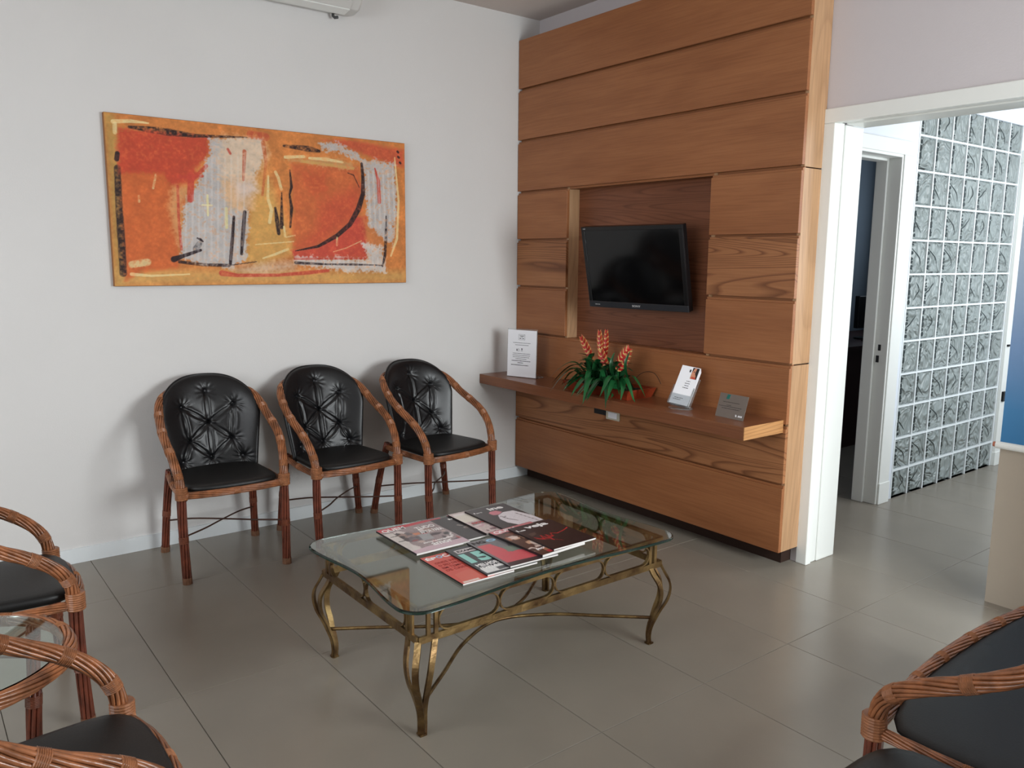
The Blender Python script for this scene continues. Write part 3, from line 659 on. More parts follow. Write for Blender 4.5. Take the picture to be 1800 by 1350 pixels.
for (x0,x1,z0,z1) in ((.082,.128,.265,.2662),(.082,.128,.232,.2332),(.082,.0832,.232,.2662),(.1268,.128,.232,.2662),(.088,.122,.257,.2595),(.092,.118,.2525,.2545),(.097,.113,.249,.2505),(.088,.101,.239,.2435),(.108,.120,.239,.2435),
                      (.068,.074,.163,.176),(.102,.112,.176,.180),(.104,.110,.171,.176),(.106,.108,.167,.171),(.100,.114,.164,.166)):
    y = fy(z0); b.hexa([(x0,y-.0002,z0),(x1,y-.0002,z0),(x1,y,z0),(x0,y,z0)], [(x0,y-.0002,z1),(x1,y-.0002,z1),(x1,y,z1),(x0,y,z1)])
y = fy(.17)-.0002
b.bar([(.077,y,.163),(.090,y,.163),(.092,y,.171),(.085,y,.172),(.084,y,.178),(.081,y,.178),(.080,y,.172),(.077,y,.170),(.077,y,.163)], .0003, .0012, (0,1,0))
b.build('printed_lines', M_ink, ns)['kind'] = 'stuff'

t = empty('brochure_holder', (1.545, -.175, ZS), rz=math.radians(14)); tag(t, 'clear brochure holder with white leaflets on the shelf, right of the plant', 'brochure holder')
b = MB(); el = [(.062*math.cos(2*PI*i/28), .048*math.sin(2*PI*i/28)) for i in range(28)]
b.sweep([(0.005,.012,0),(0.005,.012,.004)], el, ref=(1,0,0)); b.build('base', M_glass2, t)
rot = math.radians(-29)
h = empty('holder_frame'); bpy.data.objects.remove(h)
def lean(o, ang=rot, loc=(0,-.004,.016)): o.rotation_euler = (ang, math.radians(6), 0); o.location = loc; return o
b = MB()
b.box(-.056,.056,.020,.0225,0,.16); b.box(-.056,-.0535,-.012,.020,0,.10); b.box(.0535,.056,-.012,.020,0,.10); b.box(-.056,.056,-.0145,-.012,0,.055); b.box(-.056,.056,-.012,.020,0,.0025)
lean(b.build('acrylic_pocket', M_glass2, t))
b = MB()
for k in range(7): b.box(-.050+.0004*k,.050-.0003*k,-.009+.0036*k,-.0065+.0036*k,.003,.208-.002*k)
lf = lean(b.build('leaflet_stack', M_paper, t))
b = MB(); 
for z, a, c_ in ((.128,.0,.024),(.116,-.004,.022),(.104,-.002,.020),(.092,-.008,.022),(.035,-.03,.015),(.026,-.036,.01)):
    words(b, a, c_, z, .003, int(z*999), lambda z: -.0092)
b.box(-.002,.006,-.0096,-.0091,.178,.192); b.build('printed_lines', M_ink, lf)['kind'] = 'stuff'
cv = Canvas(24, 40, .6, (30,22,22)); cv.poly((206,140,110), 1, .05, .1, [(.0,.0),(.0,.5),(.25,.95),(.6,1),(.55,.5),(.75,.3),(.8,0)]); cv.poly((190,70,50), .9, .05, .1, [(.1,.0),(.9,.0),(.8,.18),(.2,.2)]); cv.poly((60,34,30), .9, .03, .1, [(.2,.6),(.5,.62),(.5,.68),(.2,.66)])
cv.object('portrait_photo', 1, 1, M_print, lf, fn=lambda u, v: np.stack([.012+.034*u, -.0095+0*u, .145+.06*v], 1))

t = empty('plaque', (1.850, -.175, ZS), rz=math.radians(-3)); tag(t, 'small square grey metal plaque with a teal emblem at the right end of the shelf', 'plaque')
b = MB(); q = .30
b.hexa([(-.083,0,0),(.083,0,0),(.083,.002,0),(-.083,.002,0)], [(-.083,.112*q,.108),(.083,.112*q,.108),(.083,.112*q+.002,.108),(-.083,.112*q+.002,.108)])
pl = b.build('plate', M_steel, t)
MB().hexa([(-.03,.003,0),(.03,.003,0),(.03,.055,0),(-.03,.055,0)], [(-.03,.003,.0015),(.03,.003,.0015),(.03,.055,.0015),(-.03,.055,.0015)]).build('foot', M_steel, t)
fy2 = lambda z: z*.112*q/.108-.0002
b = MB()
for z, a, c_ in ((.070,-.055,.045),(.056,-.03,.0),(.050,-.075,.065),(.041,-.055,.05)): words(b, a, c_, z, .002, int(z*997), fy2)
b.build('engraved_lines', M_ink, pl)['kind'] = 'stuff'
b = MB(); z = .085; y = fy2(z); b.hexa([(-.042,y-.0004,.084),(-.024,y-.0004,.084),(-.024,y,.084),(-.042,y,.084)], [(-.038,fy2(.105)-.0004,.105),(-.020,fy2(.105)-.0004,.105),(-.020,fy2(.105),.105),(-.038,fy2(.105),.105)])
b.build('teal_emblem', M_green, pl)
b = MB(); words(b, .034, .042, .012, .010, 5, fy2); b.build('white_logo', M_paper, pl)
for q_, (xa, xb) in enumerate(((.049,.055),(.057,.063),(.065,.072))): b = MB(); b.hexa([(xa,fy2(.012)-.0002,.012),(xb,fy2(.012)-.0002,.012),(xb,fy2(.012),.012),(xa,fy2(.012),.012)], [(xa,fy2(.02)-.0002,.02),(xb,fy2(.02)-.0002,.02),(xb,fy2(.02),.02),(xa,fy2(.02),.02)]); b.build('white_letter', M_paper, pl)

# ------------------------------------------------------------------ bromeliads in a wooden tray
t = empty('potted_bromeliads', (1.005, -.135, ZS), rz=math.radians(1)); tag(t, 'bromeliads with red and yellow flower spikes in a low red wooden tray on the shelf', 'plant')
b = MB()
def ring(x, y, z): return [(-x,-y,z),(x,-y,z),(x,y,z),(-x,y,z)]
b.hexa(ring(.232,.095,0), ring(.25,.113,.052)); b.v = b.v[:8]; b.f = [(0,3,2,1),(0,1,5,4),(1,2,6,5),(2,3,7,6),(3,0,4,7)]; b.mi = [0]*5
b.add(ring(.25,.113,.052)+ring(.238,.101,.052), [(0,1,5,4),(1,2,6,5),(2,3,7,6),(3,0,4,7)])
b.add(ring(.238,.101,.052)+ring(.228,.092,.030), [(0,1,5,4),(1,2,6,5),(2,3,7,6),(3,0,4,7)])
b.build('tray', M_tray, t)
g = MB(); nx_ = 14
for i in range(nx_+1):
    for j in range(7): g.v.append((-.232+.464*i/nx_, -.096+.192*j/6, .033+random.uniform(-.003,.006)))
for i in range(nx_):
    for j in range(6): a = i*7+j; g.f.append((a, a+7, a+8, a+1)); g.mi.append(0)
g.build('moss', M_soil, t)
def leaf_mesh(L_, wd, rise, droop, seed, mtl):
    rs = random.Random(seed); n = 12; b = MB(); cen = []
    for i in range(n+1):
        s = i/n; x = L_*(s*.78+.22*math.sin(s*PI/2)); z = rise*math.sin(min(1,s*1.35)*PI/2)-droop*max(0,s-.35)**1.7*2.0
        y = .012*math.sin(s*3+seed)
        w_ = wd*(.55+.45*math.sin(min(1,s*1.6)*PI/2))*(1-max(0,(s-.55)/.45)**1.8)+.0006
        cup = .35*w_
        b.v += [(x,y-w_,z+cup),(x,y-w_*.5,z+cup*.25),(x,y,z),(x,y+w_*.5,z+cup*.25),(x,y+w_,z+cup)]
    for i in range(n):
        for q in range(4): a = i*5+q; b.f.append((a,a+5,a+6,a+1)); b.mi.append(0)
    return b.mesh('leaf', mtl, smooth=True)
LV = [leaf_mesh(L_, wd, ri, dr, k, (M_leafA, M_leafB)[k % 3 == 2]) for k, (L_, wd, ri, dr) in enumerate(((.22,.011,.085,.16),(.24,.010,.07,.17),(.19,.012,.10,.08),(.24,.009,.11,.18),(.16,.012,.12,.03),(.25,.008,.09,.20),(.20,.010,.05,.12)))]
def put_leaf(me, loc, rot, scale):
    # every leaf rests on the shelf or hangs over its front edge, never inside the board
    m2 = me.copy(); M_ = Matrix.LocRotScale(Vector(loc), Euler(rot), Vector(scale))
    for v in m2.vertices:
        p = M_ @ v.co
        if p.y > -.163 and p.z < .004: p.z = .004+.15*abs(v.co.y)
        if p.y <= -.163 and p.z < -.055: p.z = -.055+(p.z+.055)*.3
        if p.y > .128: p.y = .128
        v.co = p
    link('leaf', m2, t)
for k, (cx_, cy_, num) in enumerate(((-.11,-.01,30),(.0,.02,22),(.095,-.03,28),(.01,-.05,20),(-.05,-.06,16))):
    for i in range(num):
        ang = 2*PI*i/num+random.uniform(-.2,.2); kk = random.choice([0,1,3,5,6,0,3]) if i % 3 else random.choice([2,4])
        s = random.uniform(.8,1.08); dy = math.sin(ang)
        if dy > .2: kk = random.choice([2,4]); s *= .55
        if cx_ > .05 and math.cos(ang) < -.5: s *= .8
        put_leaf(LV[kk], (cx_+.012*math.cos(ang), cy_+.012*math.sin(ang), .036), (random.uniform(-.15,.15), -random.uniform(.0,.35) if kk not in (2,4) else -random.uniform(.4,.8), ang), (s, 1.35, s))
put_leaf(LV[4], (.07,.0,.04), (1.3,-1.35,.4), (1.25,1,1)); put_leaf(LV[4], (.17,.02,.04), (1.3,-1.3,.2), (1.35,1,1))
def spike(p0, p1, wd, yel, seed):
    """flat two ranked spike: overlapping pointed bracts on both sides of a stalk"""
    rs = random.Random(seed); p0 = np.array(p0); p1 = np.array(p1); ax = p1-p0; L_ = np.linalg.norm(ax); ax /= L_
    sd = np.array([ax[2],0,-ax[0]]); sd /= np.linalg.norm(sd); nn = np.cross(ax, sd)
    V = []; Fc = []; Cc = []; n = int(L_/.0088)
    for i in range(n):
        s = i/n
        wv = 1.7*wd*(math.sin((.12+.86*s)*PI)**.5)
        for sg in (-1,1):
            base = p0+ax*L_*(s*.90); tip = base+sd*sg*wv+ax*(.010+.016*s); k = len(V)
            up = base+ax*.013; th = nn*.006; off = nn*.0012*(i % 2)
            V += [base-ax*.005+off-sd*sg*.002, base+th+sd*sg*wv*.42-ax*.001, up+off, base-th+sd*sg*wv*.42-ax*.001, tip]
            Fc += [(k,k+1,k+2),(k,k+2,k+3),(k+1,k+4,k+2),(k+3,k+2,k+4),(k,k+4,k+1),(k,k+3,k+4)]
            rd = (190,30,26); yl = (226,184,116); f = min(1, yel+.45*s)
            mixc = tuple(rd[j]*(1-f)+yl[j]*f for j in range(3))
            Cc += ([(176,26,22), rd, rd, rd, mixc] if i % 3 else [mixc, yl, yl, yl, yl])
    me = bpy.data.meshes.new('flower_spike'); me.from_pydata([tuple(v) for v in V], [], Fc)
    at = me.color_attributes.new('ink', 'FLOAT_COLOR', 'POINT')
    at.data.foreach_set('color', np.array([(*lin(c), 1) for c in Cc]).ravel()); me.materials.append(M_bract)
    o = link('flower_spike', me, t)
    MB().tube([tuple(p0-np.array([0,0,max(.02,p0[2]-.04)])+np.array([-.1*ax[0]*.3,0,0])), tuple(p0), tuple(p0+ax*L_*.15)], .003, 6).build('stalk', M_leafB, o, smooth=True)
for a_, b_, wd, yl, sd_ in (((-.105,-.02,.172),(-.200,-.03,.305),.018,.25,1), ((-.055,-.01,.205),(-.068,-.01,.345),.015,.3,2), ((-.028,.0,.20),(-.024,.0,.350),.014,.0,3),
                            ((-.028,-.03,.155),(-.035,-.03,.245),.014,.0,4), ((.045,-.06,.140),(-.008,-.06,.250),.018,.15,5), ((.115,-.05,.145),(.195,-.04,.275),.026,.05,6)):
    spike(a_, b_, wd, yl, sd_)
MB().tube(crom([(.1,.05,.04),(.16,.09,.12),(.24,.10,.13),(.30,.09,.08)],6), .002, 5).build('dry_leaf', M_wire, t, smooth=True)

# ------------------------------------------------------------------ banner, office desk and monitor
t = empty('hanging_banner', (0, 0, 0)); tag(t, 'blue gradient banner with a white bottom rail hanging on the beige pier', 'banner')
MB().box(2.793,3.35,.404,.406,.70,2.35).build('printed_sheet', M_banner, t)
MB().sweep([(2.779,.402,.694),(3.37,.402,.694)], [(.0155*math.cos(2*PI*i/14),.0125*math.sin(2*PI*i/14)) for i in range(14)], ref=(0,0,1)).build('bottom_rail', M_white, t, smooth=False)
MB().tube([(2.769,.402,.695),(2.779,.402,.695)], .011, 12).build('end_cap', M_orange, t)
MB().box(2.78,3.37,.400,.412,2.35,2.38).build('top_rail', M_white, t)
t = empty('office_desk', (.5, 3.2, 0)); tag(t, 'dark wooden desk in the office seen through the doorway', 'desk')
MB().box(-.42,.36,-.95,.95,.77,.80).build('desktop', M_desk, t); MB().box(.28,.33,-.9,.9,.0,.77).build('front_panel', M_desk, t)
MB().box(-.40,.28,-.93,-.90,0,.77).build('side_panel', M_desk, t); MB().box(-.40,.28,.90,.93,0,.77).build('side_panel', M_desk, t)
t = empty('computer_monitor', (.60, 3.27, .801)); tag(t, 'black computer monitor on the office desk', 'monitor')
MB().box(-.02,.02,-.19,.24,.10,.365).build('screen', M_greyscreen, t, bevel=.004); MB().box(-.03,-.01,.0,.05,.0,.2).build('neck', M_greyscreen, t)
MB().tube([(-.02,.025,0),(-.02,.025,.012)], .1, 20).build('base', M_greyscreen, t)
t = MB().tube(crom([(.66,3.08,.803),(.70,3.2,.83),(.66,3.3,.86),(.62,3.4,.83),(.66,3.5,.803)],6), .004, 6).build('cable', M_greyscreen, smooth=True); tag(t, 'thin cable looping on the office desk below the monitor', 'cable')

# ------------------------------------------------------------------ rattan furniture
def bundle(path, R, n=10, twist=1.4, seg=34, core=.62, taper=None):
    """a rail of twisted canes round a core"""
    P, L_ = resamp(np.array(path, float), seg); T = np.gradient(P, axis=0); T /= np.linalg.norm(T,axis=1)[:,None]
    a = np.array([0,0,1.0]) if abs(T[0][2]) < .9 else np.array([1.0,0,0])
    N_ = a-(a@T[0])*T[0]; N_ /= np.linalg.norm(N_); Ns = []
    for i in range(seg): N_ = N_-(N_@T[i])*T[i]; N_ /= np.linalg.norm(N_); Ns.append(N_)
    Ns = np.array(Ns); Bs = np.cross(T, Ns); s_ = math.sin(PI/n); rs = R*s_/(1+s_)*1.02
    b = MB(); sarr = np.linspace(0, L_, seg)
    for k in range(n):
        an = 2*PI*k/n+twist*2*PI*sarr; rr = R-rs
        Q = P+rr*(np.cos(an)[:,None]*Ns+np.sin(an)[:,None]*Bs); b.tube(Q, rs, 6)
    b.tube(P, R*core, 8, mi=1)
    return b
def ripple(path, R, turns=7, n=12):
    P, L_ = resamp(np.array(path, float), turns*2+1)
    return MB().tube(P, R, n, scale=[.97+.10*(i % 2) for i in range(turns*2+1)])
def sub(P, t0, t1, n=5):
    P = np.array(P, float); Q, _ = resamp(P, 200); i0, i1 = int(t0*199), int(t1*199)
    return resamp(Q[i0:i1+1], n)[0]
def add_bundle(key, name, path, R, parent, mtl, binds=(), n=10, twist=1.4, seg=34, bl=.028, label=None):
    me = cached(('b',)+key, lambda: bundle(path, R, n, twist, seg).mesh(name, [mtl, M_core], True))
    o = link(name, me, parent)
    _, L_ = resamp(np.array(path, float), 60)
    for q, tb in enumerate(binds):
        h_ = bl/2/L_
        mb = cached(('w',)+key+(q,), lambda: ripple(sub(path, max(0,tb-h_), min(1,tb+h_)), R*1.0).mesh('binding', M_bind if mtl is M_cane else M_bindleg, False))
        link('binding', mb, o)
    return o
BTN = [(0,.788),(-.122,.722),(.122,.722),(0,.640),(-.100,.560),(.100,.560),(-.142,.466),(0,.470),(.142,.466)]
CRS = [(0,3),(1,4),(2,3),(2,5),(3,4),(3,5),(3,7),(4,7),(5,7),(4,6),(5,8),(1,3)]
def pad_base(x, z):
    return -.150-.115*(z-.40)/.46+.085*(abs(x)/.22)**2.2
def pad_z(u, v):
    zt = .695+.172*(1-abs(u)**2.7)**.55; return .400+(zt-.400)*v
def pad_x(u, z): 
    return u*(.196+.036*min(1,(z-.40)/.28))
def pad_front(x, z, u, v):
    e = (1-abs(u)**7)*(1-v**12)*(1-(1-v)**14); y = pad_base(x,z)+.012+.030*max(0,e)**.5
    dep = 0
    for (bx, bz) in BTN:
        d = math.hypot(x-bx, z-bz)
        if d < .12:
            dep += .013*math.exp(-(d/.013)**2)+.008*math.exp(-(d/.035)**2)
            th = math.atan2(z-bz, x-bx); dep += .0022*math.cos(11*th+bx*40)*math.exp(-((d-.026)/.018)**2)
    for i, j in CRS:
        (ax, az), (cx_, cz) = BTN[i], BTN[j]; dx, dz = cx_-ax, cz-az; L2 = dx*dx+dz*dz
        t_ = ((x-ax)*dx+(z-az)*dz)/L2
        if -.05 < t_ < 1.05:
            d = abs((x-ax)*dz-(z-az)*dx)/math.sqrt(L2); off = d-.006*math.sin(t_*PI)
            dep += .0062*math.exp(-(off/.0045)**2)-.0022*math.exp(-((off-.011)/.006)**2)
    return y-dep
def back_pad():
    nu, nv = 96, 96; b = MB(); us = [math.sin((i/nu-.5)*PI) if False else (2*i/nu-1) for i in range(nu+1)]
    us = [math.copysign(1-(1-abs(u))**1.25, u) for u in us]
    for j in range(nv+1):
        v = j/nv
        for u in us:
            z = pad_z(u,v); x = pad_x(u,z); b.v.append((x, pad_front(x,z,u,v), z))
    W_ = nu+1
    for j in range(nv):
        for i in range(nu): a = j*W_+i; b.f.append((a,a+1,a+W_+1,a+W_)); b.mi.append(0)
    k0 = len(b.v); m_ = 24                                             # plain back
    for j in range(m_+1):
        for i in range(m_+1):
            u = us[i*4]; z = pad_z(u,j/m_); x = pad_x(u,z); b.v.append((x, pad_base(x,z)-.006, z))
    for j in range(m_):
        for i in range(m_): a = k0+j*(m_+1)+i; b.f.append((a,a+m_+1,a+m_+2,a+1)); b.mi.append(0)
    def edge(front, back):                                             # closing strips
        for i in range(m_):
            f0 = front[i*4:i*4+5]; bb_ = (back[i], back[i+1]); b.f.append(tuple(f0)+(bb_[1], bb_[0])); b.mi.append(0)
    edge([i for i in range(W_)], [k0+i for i in range(m_+1)])
    edge([nv*W_+i for i in range(W_)], [k0+m_*(m_+1)+i for i in range(m_+1)])
    edge([j*W_ for j in range(nv+1)], [k0+j*(m_+1) for j in range(m_+1)])
    edge([j*W_+nu for j in range(nv+1)], [k0+j*(m_+1)+m_ for j in range(m_+1)])
    return b.mesh('back_cushion', M_leather, True)
def pad_piping():
    P = []
    for j in range(0,13): u = -1; z = pad_z(u,j/12); x = pad_x(u,z); P.append((x, pad_base(x,z)+.004, z))
    for i in range(1,48):
        u = -1+2*i/48; u = math.copysign(1-(1-abs(u))**1.6, u); z = pad_z(u,1); x = pad_x(u,z); P.append((x, pad_base(x,z)+.004, z))
    for j in range(12,-1,-1): u = 1; z = pad_z(u,j/12); x = pad_x(u,z); P.append((x, pad_base(x,z)+.004, z))
    return MB().tube(P, .0058, 6).mesh('piping', M_leather, True)
def seat_pad(hw, hr, yf, yr, z0=.408, h=.034, fb=.010):
    """rounded trapezoid cushion, domed on top"""
    n = 56; out = []
    for i in range(n):
        th = 2*PI*i/n; c, s = math.cos(th), math.sin(th)
        k = 1/((abs(c)**6+abs(s)**6)**(1/6)); u, v = c*k, s*k
        y = (yf+yr)/2+v*(yf-yr)/2+(fb*(1-u*u) if v > 0 else 0); x = u*(hr+(hw-hr)*(v+1)/2); out.append((x, y))
    cx_, cy_ = 0, (yf+yr)/2; b = MB()
    prof = [(.985,0),(1.0,.35),(1.0,.55),(.985,.75),(.95,.88),(.86,.95),(.7,.985),(.5,1.0),(.3,1.01),(.12,1.012)]
    for r, hh in prof:
        for (x, y) in out: b.v.append((cx_+(x-cx_)*r, cy_+(y-cy_)*r, z0+h*hh))
    for k in range(len(prof)-1):
        for i in range(n): j = (i+1) % n; b.f.append((k*n+i, k*n+j, (k+1)*n+j, (k+1)*n+i)); b.mi.append(0)
    b.f.append(tuple((len(prof)-1)*n+i for i in range(n))); b.f.append(tuple(range(n))[::-1]); b.mi += [0, 0]
    return b.mesh('seat_cushion', M_leatherseat, True)
def make_chair(root, kind='chair', hw=.23, rear=((-.215,-.238),(.215,-.238)), arm_dz=0.0, bow=.034, armlen=1.0):
    K = (kind, round(arm_dz,3), rear, round(hw,3)); dx = hw-.23
    for s in (-1, 1):
        sh = lambda p: (s*(p[0]+dx), p[1], p[2])
        pts = [sh(p) for p in ((.230,.228,.405),(.234,.215,.475),(.243,.180,.540+arm_dz*.6),(.252,.115,.598+arm_dz),(.254,.035,.640+arm_dz),(.247,-.055,.685+arm_dz*.7),(.236,-.125,.735+arm_dz*.3),(.212,-.178,.770),(.150,-.240,.795))]
        pts.append((s*max(0, dx*0.0), -.272, .812) if kind == 'chair' else (s*dx*.0, -.272, .812))
        pth = crom(pts, 6)
        add_bundle(K+('arm',s), 'arm', pth, .0200, root, M_cane, (.10,.25,.42,.57,.72), seg=64, twist=1.6)
        lp = crom([sh((.230,.226,.425)), sh((.231,.228,.25)), sh((.226,.240,.0))], 5)
        lg_ = add_bundle(K+('leg',s), 'leg', lp, .0205, root, M_caneleg, (.53,), twist=.35, seg=14, bl=.03, n=8)
        rx, ry = rear[0 if s < 0 else 1]
        rx = rx+(s*dx)
        lr = crom([sh((.195,-.170,.425)), ((s*(.198+dx)+rx)/2, (-.175+ry)/2-.004, .22), (rx, ry, 0)], 5)
        lr_ = add_bundle(K+('rleg',s), 'leg', lr, .0190, root, M_caneleg, (.53,), twist=.35, seg=14, bl=.03, n=8)
        for par, e in ((lg_, lp), (lr_, lr)):
            link('foot_cap', cached(K+('cap', s, par is lg_), lambda: MB().tube(resamp(e, 60)[0][-5:], .0216, 12).mesh('foot_cap', M_cap, False)), par)
        # lashing at the front corner
        me = cached(K+('lash',s), lambda: ripple([sh((.230,.229,.385)), sh((.2305,.229,.44))], .0262, 8, 14).mesh('joint_lashing', M_bind, False))
        link('joint_lashing', me, root)
        me = cached(K+('lash2',s), lambda: ripple([sh((.205,.232,.398)), sh((.225,.231,.402))], .0215, 4, 12).mesh('joint_lashing', M_bind, False))
        link('joint_lashing', me, root)
        add_bundle(K+('side',s), 'side_rail', crom([sh((.228,.22,.400)), sh((.222,.03,.400)), sh((.198,-.17,.402))], 5), .0150, root, M_cane, (.5,), seg=20)
    nb = (.5,) if kind == 'chair' else (.12,.24,.36,.5,.64,.76,.88)
    add_bundle(K+('front',), 'front_rail', crom([(-hw,.229,.400), (-hw*.5,.229+bow*.8,.402+(bow-.034)*.3), (0,.229+bow,.402+(bow-.034)*.5), (hw*.5,.229+bow*.8,.402+(bow-.034)*.3), (hw,.229,.400)], 6), .0165, root, M_cane, nb, seg=40)
    add_bundle(K+('rearr',), 'rear_rail', crom([(-.198-dx,-.172,.402),(0,-.185,.402),(.198+dx,-.172,.402)], 6), .0150, root, M_cane, (), seg=20)
    z = .205
    for s in (-1, 1):
        rx, ry = rear[1 if s < 0 else 0]; rx = rx-(s*dx)
        me = cached(K+('rod',s), lambda: MB().tube(crom([(s*(hw-.006),.222,.212),(s*hw*.5,.13,.206),(s*.012,.02,.198),(rx*.5,-.11,.186),(rx+(math.copysign(.198+dx,rx)-rx)*.39,ry+(-.17-ry)*.39,.165)],6), .0042, 6).mesh('stretcher', M_wire, True))
        link('stretcher', me, root)
    yr = -.150
    if kind == 'chair':
        link('seat_cushion', cached('seat', lambda: seat_pad(.216,.188,.234,yr,fb=.024)), root)
        bc = link('back_cushion', cached('pad', back_pad), root); link('piping', cached('pip', pad_piping), bc)
        for (bx, bz) in BTN: 
            def mkb():
                b = MB(); b.tube([(0,0,0),(0,.003,0),(0,.0052,0),(0,.006,0)], .0075, 10, scale=[1,1,.75,.3]); return b.mesh('button', M_button, True)
            link('button', cached('btn', mkb), bc, loc=(bx, pad_front(bx,bz,bx/.21,.5)-.0005, bz))
    else:
        link('seat_cushion', cached('seat2', lambda: seat_pad(hw-.004,hw-.03,.232,yr,z0=.396,h=.021,fb=.046)), root)
        for xo in (-.30,.0,.30) if hw > .5 else (0,):
            bc = link('back_cushion', cached('pad', back_pad), root, loc=(xo*1.35,0,0))
    return root
R_ = math.radians
spots = [
 ('wicker_armchair', (.345,-2.048,0), -93, ((-.222,-.238),(.222,-.238)), .0, 'rattan armchair with black tufted back, nearest the corner table of the three by the wall', 1),
 ('wicker_armchair', (.340,-1.447,0), -87, ((-.262,-.238),(.215,-.238)), .0, 'rattan armchair with black tufted back, middle of the three below the painting', 1),
 ('wicker_armchair', (.395,-.880,0), -82, ((-.330,-.283),(.215,-.283)), .0, 'rattan armchair with black tufted back, closest to the shelf and wood panelling', 1),
 ('wicker_armchair', (1.300,-3.095,0), 0, ((-.215,-.238),(.215,-.238)), -.022, 'rattan armchair at the left edge, between the wall and the round glass side table', 2),
 ('wicker_armchair', (2.505,-3.118,0), 1, ((-.215,-.238),(.215,-.238)), -.018, 'light golden rattan armchair nearest the camera in the lower left corner', 2)]
for nm, loc, rz, rear, adz, lab, g in spots:
    t = empty(nm, loc, rz=R_(rz)); tag(t, lab, 'chair', 'rattan armchairs along the left wall' if g == 1 else 'rattan armchairs in the left foreground')
    # rear tuple is (left seen from behind, right)
    make_chair(t, 'chair', rear=tuple(rear), arm_dz=adz)
t = empty('wicker_loveseat', (3.565,-.93,0), rz=R_(90)); tag(t, 'dark rattan loveseat with a black seat at the right edge of the room', 'sofa')
make_chair(t, 'settee', hw=.62, rear=((-.215,-.238),(.215,-.238)), arm_dz=-.035, bow=.06)
t = empty('footstool', (3.625,-1.835,0)); tag(t, 'black upholstered stool beside the loveseat at the bottom right', 'stool')
link('seat_cushion', seat_pad(.235,.235,.235,-.235,z0=.385,h=.058), t)
for sx in (-1,1):
    for sy in (-1,1):
        add_bundle(('stool',sx,sy), 'leg', [(sx*.19,sy*.19,.39),(sx*.19,sy*.19,.2),(sx*.195,sy*.195,0)], .017, t, M_caneleg, (.5,), twist=.35, seg=8, n=8)
for s, a_, b_ in ((0,(-.19,-.19,.37),(.19,-.19,.37)),(1,(.19,-.19,.37),(.19,.19,.37)),(2,(.19,.19,.37),(-.19,.19,.37)),(3,(-.19,.19,.37),(-.19,-.19,.37))):
    add_bundle(('stoolr',s), 'rail', [a_, tuple((np.array(a_)+np.array(b_))/2), b_], .014, t, M_cane, (), seg=8)

# round side table with a glass top
t = empty('side_table', (1.905,-3.205,0)); tag(t, 'round rattan side table with a glass top between the two left foreground chairs', 'table')
Rt = .262
rim = [(Rt*math.cos(a), Rt*math.sin(a), .462) for a in np.linspace(0, 2*PI, 61)]
add_bundle(('rim',), 'rim', rim, .020, t, M_cane, (.03,.16,.29,.41,.54,.66,.79,.91), seg=90, twist=1.3)
b = MB(); el = [(.250*math.cos(2*PI*i/48), .250*math.sin(2*PI*i/48)) for i in range(48)]
b.sweep([(0,0,.474),(0,0,.481)], el, ref=(1,0,0)); b.build('glass_top', M_glass, t)
for k in range(4):
    a = R_(38+90*k); c, s = math.cos(a), math.sin(a)
    add_bundle(('tleg',k), 'leg', crom([(Rt*c*.98,Rt*s*.98,.455),(Rt*c*.93,Rt*s*.93,.3),(Rt*c*.86,Rt*s*.86,.0)],4), .0175, t, M_caneleg, (.08,.5), seg=12, twist=.35, n=8)
    a2 = a+PI/2
    add_bundle(('tbr',k), 'brace', crom([(Rt*c*.86,Rt*s*.86,.12),(.0+.03*c,.03*s,.13)],3), .010, t, M_cane, (), seg=8, n=7)

# ------------------------------------------------------------------ coffee table
CX, CY = 1.885, -1.548
t = empty('coffee_table', (CX, CY, 0)); tag(t, 'low coffee table with a wavy glass top on a curved brass frame', 'table')
a_, b_ = .378, .585; out = []
def side(p, q, dip, nrm, n=22):
    for i in range(n):
        s = i/n; x = p[0]+(q[0]-p[0])*s; y = p[1]+(q[1]-p[1])*s; d = -dip*.5*(1-math.cos(2*PI*s)) if True else 0
        out.append((x+nrm[0]*d, y+nrm[1]*d))
def corner(cx_, cy_, r, a0, n=8):
    for i in range(n): an = R_(a0+90*i/n); out.append((cx_+r*math.cos(an), cy_+r*math.sin(an)))
r = .075
corner(a_-r, b_-r, r, 0); side((a_-r, b_), (-a_+r, b_), .030, (0,1)); corner(-a_+r, b_-r, r, 90); side((-a_, b_-r), (-a_, -b_+r), .034, (-1,0))
corner(-a_+r, -b_+r, r, 180); side((-a_+r,-b_), (a_-r,-b_), .030, (0,-1)); corner(a_-r, -b_+r, r, 270); side((a_,-b_+r),(a_,b_-r), .034, (1,0))
OUT = np.array(out); n = len(OUT); zt, th = .432, .011
b = MB(); lv = [(.992,zt-th,0),(1.0,zt-th+.0022,0),(1.0,zt-.003,0),(.991,zt,0)]
for s, z, _ in lv:
    for x, y in OUT: b.v.append((x*s, y*s, z))
for k in range(3):
    for i in range(n): j = (i+1) % n; b.f.append((k*n+i, k*n+j, (k+1)*n+j, (k+1)*n+i)); b.mi.append(1 if k == 1 else 0)
b.f.append(tuple(range(n))[::-1]); b.f.append(tuple(3*n+i for i in range(n))); b.mi += [0, 0]
gt = b.build('glass_top', [M_glass, M_glass], t)
# dark green seen through the polished edge of the pane: a thin tinted band inside the glass rim
b = MB()
for z in (zt-th+.001, zt-.0015):
    for x, y in OUT: b.v.append((x*.9965, y*.9975, z))
for i in range(n): j = (i+1) % n; b.f.append((i, j, n+j, n+i)); b.mi.append(0)
b.build('polished_edge', M_gedge, gt)
ax, ay = .332, .528       # apron half sizes
